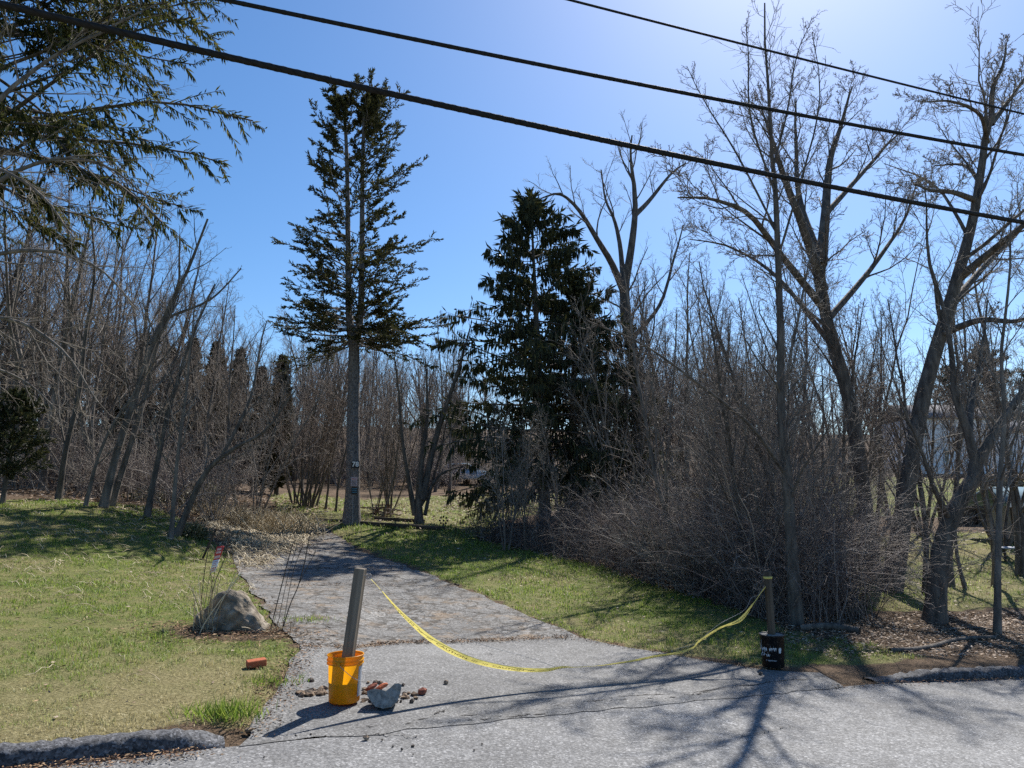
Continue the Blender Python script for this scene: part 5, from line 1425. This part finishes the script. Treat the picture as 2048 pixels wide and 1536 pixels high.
# ------------------------------------------------------------------ house, shed, retaining wall, car
DH = 70.0
def px_box(name, u0, u1, v0, v1, D, depth, mat, parent, org, R=None):
    a = P(u0, v0, D); b = P(u1, v1, D)
    c = np.array([(a[0] + b[0]) / 2, D + depth / 2, (a[2] + b[2]) / 2]) - org
    return box_obj(name, tuple(c), (abs(b[0] - a[0]), depth, abs(a[2] - b[2])), mat, parent)
ho = P(1832, 945, DH); ho[2] = tz1(ho[0], ho[1]) - .3
house = thing('white_house', 'white sided two storey house half hidden behind the leaning tree', 'house', tuple(ho))
px_box('wall', 1832, 1988, 836, 956, DH, 8, siding, house, ho)
px_box('wall', 1986, 2110, 862, 956, DH + 1.5, 7, siding, house, ho)
def gable(u0, u1, v_e, rise, D, depth, parent, org, mat):
    a = P(u0, v_e, D); b = P(u1, v_e, D)
    x0, x1, z = a[0] - .3, b[0] + .3, a[2]; y0, y1 = D - .35, D + depth + .35; ym = (y0 + y1) / 2
    V = np.array([(x0, y0, z - .08), (x1, y0, z - .08), (x1, ym, z + rise), (x0, ym, z + rise), (x0, y1, z - .08), (x1, y1, z - .08),
                  (x0, y0, z + .1), (x1, y0, z + .1), (x1, ym, z + rise + .18), (x0, ym, z + rise + .18), (x0, y1, z + .1), (x1, y1, z + .1)]) - org
    F = np.array([[6, 7, 8, 9], [9, 8, 11, 10], [0, 3, 2, 1], [3, 4, 5, 2], [0, 1, 7, 6], [4, 10, 11, 5], [0, 6, 9, 3], [3, 9, 10, 4], [1, 2, 8, 7], [2, 5, 11, 8]])
    return link('roof', mesh_np('roof', V, F, mat), parent)
gable(1832, 1988, 836, 1.6, DH, 8, house, ho, roof_grey)
gable(1988, 2110, 862, 1.2, DH + 1.5, 7, house, ho, roof_grey)
for (u0, u1, v0, v1, dd) in ((1843, 1855, 851, 874, 0), (1885, 1898, 897, 925, 0), (1930, 1942, 851, 874, 0), (1940, 1952, 897, 925, 0), (2014, 2026, 888, 912, 1.5)):
    a = P(u0, v0, DH + dd); b = P(u1, v1, DH + dd); c = (a + b) / 2 - ho
    wn_ = box_obj('window', (c[0], c[1] - .04, c[2]), (b[0] - a[0], .1, a[2] - b[2]), white_paint, house)
    box_obj('pane', (0, -.07, (a[2] - b[2]) * .22), (b[0] - a[0] - .18, .03, (a[2] - b[2]) * .38), glass_dark, wn_)
    box_obj('pane', (0, -.07, -(a[2] - b[2]) * .22), (b[0] - a[0] - .18, .03, (a[2] - b[2]) * .38), glass_dark, wn_)
px_box('corner_board', 1829, 1832.6, 836, 956, DH - .05, .3, white_paint, house, ho)
# shed at the right edge
DSH = 24.0
so = P(2032, 1090, DSH); so[2] = tz1(so[0], so[1])
shed = thing('garden_shed', 'small shed with a blue metal roof at the right edge of the yard', 'shed', tuple(so))
xw = P(2120, 1050, DSH)[0] - so[0]; zt = P(2022, 1012, DSH)[2] - so[2]
box_obj('wall', (xw / 2 + .35, 1.1, zt / 2), (xw - .5, 1.8, zt), label_grey, shed)
box_obj('corner_post', (.04, .05, zt / 2), (.09, .09, zt), post_wood_dark, shed)
box_obj('door', (.42, .18, zt * .45), (.5, .06, zt * .85), timber_old, shed)
V = np.array([(-.35, -.4, zt - .02), (xw + .4, -.4, zt - .02), (xw + .4, 1.0, zt + .55), (-.1, 1.0, zt + .55), (-.35, 2.3, zt - .02), (xw + .4, 2.3, zt - .02),
              (-.35, -.4, zt + .1), (xw + .4, -.4, zt + .1), (xw + .4, 1.0, zt + .64), (-.1, 1.0, zt + .64), (-.35, 2.3, zt + .1), (xw + .4, 2.3, zt + .1)])
F = np.array([[6, 7, 8, 9], [9, 8, 11, 10], [0, 3, 2, 1], [3, 4, 5, 2], [0, 1, 7, 6], [4, 10, 11, 5], [0, 6, 9, 3], [3, 9, 10, 4], [1, 2, 8, 7], [2, 5, 11, 8]])
link('roof', mesh_np('roof', V, F, roof_blue), shed)
box_obj('fascia', (xw / 2, -.41, zt + .03), (xw + .78, .03, .13), white_paint, shed)
# low table in front of the shed
gt = G(2028, 1122); tb = thing('garden_table', 'low white topped table on the grass before the shed', 'table', tuple(gt))
box_obj('table_top', (0, 0, .38), (.95, .55, .035), label_grey, tb, None, .006)
for sx_ in (-1, 1):
    for sy_ in (-1, 1): box_obj('leg', (.38 * sx_, .2 * sy_, .18), (.05, .05, .36), timber_old, tb)
# timber retaining wall
gw0, gw1 = P(1880, 1062, 29.0), P(2130, 1062, 29.0)
rw_o = np.array([gw0[0], 29.0, tz1(gw0[0], 29.0)])
rwall = thing('retaining_wall', 'low dark timber retaining wall across the back of the side yard', 'wall', tuple(rw_o))
for k in range(5): box_obj('plank', ((gw1[0] - gw0[0]) / 2, .02 * (k % 2), .02 + .165 * k), (gw1[0] - gw0[0], .12, .162), timber_old, rwall, None, .01)
for k in range(5): box_obj('stake', ((gw1[0] - gw0[0]) * (k + .5) / 5, -.12, .3), (.1, .08, .8), timber_old, rwall)
# field stone wall below the house
sm = [rock_mesh('stone', 40 + k, (.42, .3, .26), stone_mat, 2, .3) for k in range(4)]
swo = np.array([(1960 - CX) / FPX * 52, 52.0, 0]); swo[2] = tz1(swo[0], swo[1])
sw = thing('stone_wall', 'rough field stone wall on the slope below the white house', 'wall', tuple(swo))
r_ = random.Random(8)
for row in range(2):
    for k in range(12):
        o = link('stone', sm[(k + row) % 4], sw, (k * .62 + r_.uniform(-.1, .1), r_.uniform(-.08, .08), .2 + row * .42)); o.rotation_euler = (r_.uniform(-.2, .2), r_.uniform(-.2, .2), r_.uniform(0, 6))
# half hidden car behind the bank
DC = 52.0
cg = np.array([(931 - CX) / FPX * DC, DC, 0]); cg[2] = tz1(cg[0], cg[1])
car = thing('parked_car', 'pale blue car glinting between the trunks beyond the leafy bank', 'car', (cg[0], cg[1], cg[2]), .25)
def extr(prof, hw_, mat, name, parent):
    n = len(prof); V = np.array([(x, s * hw_ * k, z) for s in (-1, 1) for x, z, k in prof]); i = np.arange(n)
    F = [np.array([[q, (q + 1) % n, (q + 1) % n + n, q + n] for q in range(n)]), np.array([list(range(n))[::-1], [q + n for q in range(n)]])]
    return link(name, mesh_np(name, V, F, mat), parent)
extr([(-2.1, .35, 1), (-2.15, .75, 1), (-1.9, .95, .98), (-.9, 1.0, .98), (.9, 1.0, .98), (1.95, .85, .96), (2.15, .6, .95), (2.1, .35, 1)], .86, car_paint, 'body', car)
cab = extr([(-1.7, .98, .95), (-1.25, 1.42, .80), (.05, 1.48, .80), (.95, .98, .95)], .84, car_paint, 'cabin', car)
for s in (-1, 1):
    V = np.array([(-1.4, s * .80, 1.05), (-1.12, s * .705, 1.37), (.0, s * .705, 1.42), (.65, s * .80, 1.05)]); 
    link('side_window', mesh_np('side_window', np.vstack([V, V + np.array([0, s * .02, 0])]), [np.array([[0, 1, 2, 3], [7, 6, 5, 4]]), np.array([[q, (q + 1) % 4, (q + 1) % 4 + 4, q + 4] for q in range(4)])], glass_dark), car)
    for x in (-1.35, 1.35):
        wh = lathe('wheel', [(.001, -.1), (.2, -.1), (.31, -.09), (.32, 0), (.31, .09), (.2, .1), (.001, .1)], rubber, 20, car, (x, s * .8, .32)); wh.rotation_euler = (math.pi / 2, 0, 0)
        lathe('rim', [(.001, -.115), (.19, -.108)], steel, 16, wh); lathe('rim', [(.001, .115), (.19, .108)], steel, 16, wh)
# pale block on the bank
bl = box_obj('stone_bench', (0, 0, 0), (1.0, .4, .14), concrete_mat, None, None, .02); g = np.array([(975 - CX) / FPX * 40, 40.0]); bl.location = (g[0], g[1], tz1(*g) + .28)
tag(bl, 'pale stone slab lying on the leafy bank under the dark spruce', 'slab')

# ------------------------------------------------------------------ overhead cables
def cable(label, pa, pb, pm, rad, twist, ext):
    a, b, m = np.array(pa), np.array(pb), np.array(pm)
    # quadratic sag through three sighted points, carried on past the frame
    s = np.linspace(-ext, 1 + ext, 400)[:, None]; tm = np.dot(m - a, b - a) / np.dot(b - a, b - a)
    lin = a + (b - a) * s; dev = m - (a + (b - a) * tm)
    q = lin + dev * (s * (1 - s)) / (tm * (1 - tm))
    t = thing('overhead_cable', label, 'cable', tuple(q[200]))
    q = q - q[200]
    tube_obj('conductor', q, rad, wire_dark, t, 10)
    if twist:
        n = 1300; ss = np.linspace(0, 1, n); L = np.linalg.norm(np.diff(q, axis=0), axis=1).sum()
        c = np.stack([np.interp(ss, np.linspace(0, 1, 400), q[:, k]) for k in range(3)], 1)
        tn = unit(np.gradient(c, axis=0)); A = unit(np.cross(tn, [0, 0, 1.])); B = np.cross(tn, A)
        for k in range(twist):
            ph = ss * L / .42 * 6.283 + k * 6.283 / twist
            T = Tubes(); T.add(c + (A * np.cos(ph)[:, None] + B * np.sin(ph)[:, None]) * rad * .93, np.full(n, rad * .13), 5)
            link('lashed_wire', T.mesh('lashed_wire', wire_twist), t)
def PH(u, v, z):
    r = ray(u, v); return EYE + r * ((z - EYE[2]) / r[2])
cable('lowest and thickest overhead cable, twisted, crossing from upper left', PH(0, 8, 6.0), PH(2048, 445, 6.0), PH(1000, 236, 5.97), .034, 3, .8)
cable('middle overhead cable crossing the sky above the forked spruce', PH(450, 0, 7.0), PH(2048, 310, 7.0), PH(1250, 163, 6.98), .025, 2, 1.0)
cable('thin topmost overhead cable at the upper right of the sky', PH(1140, 0, 8.5), PH(2048, 228, 8.5), PH(1600, 117, 8.48), .017, 0, 1.6)
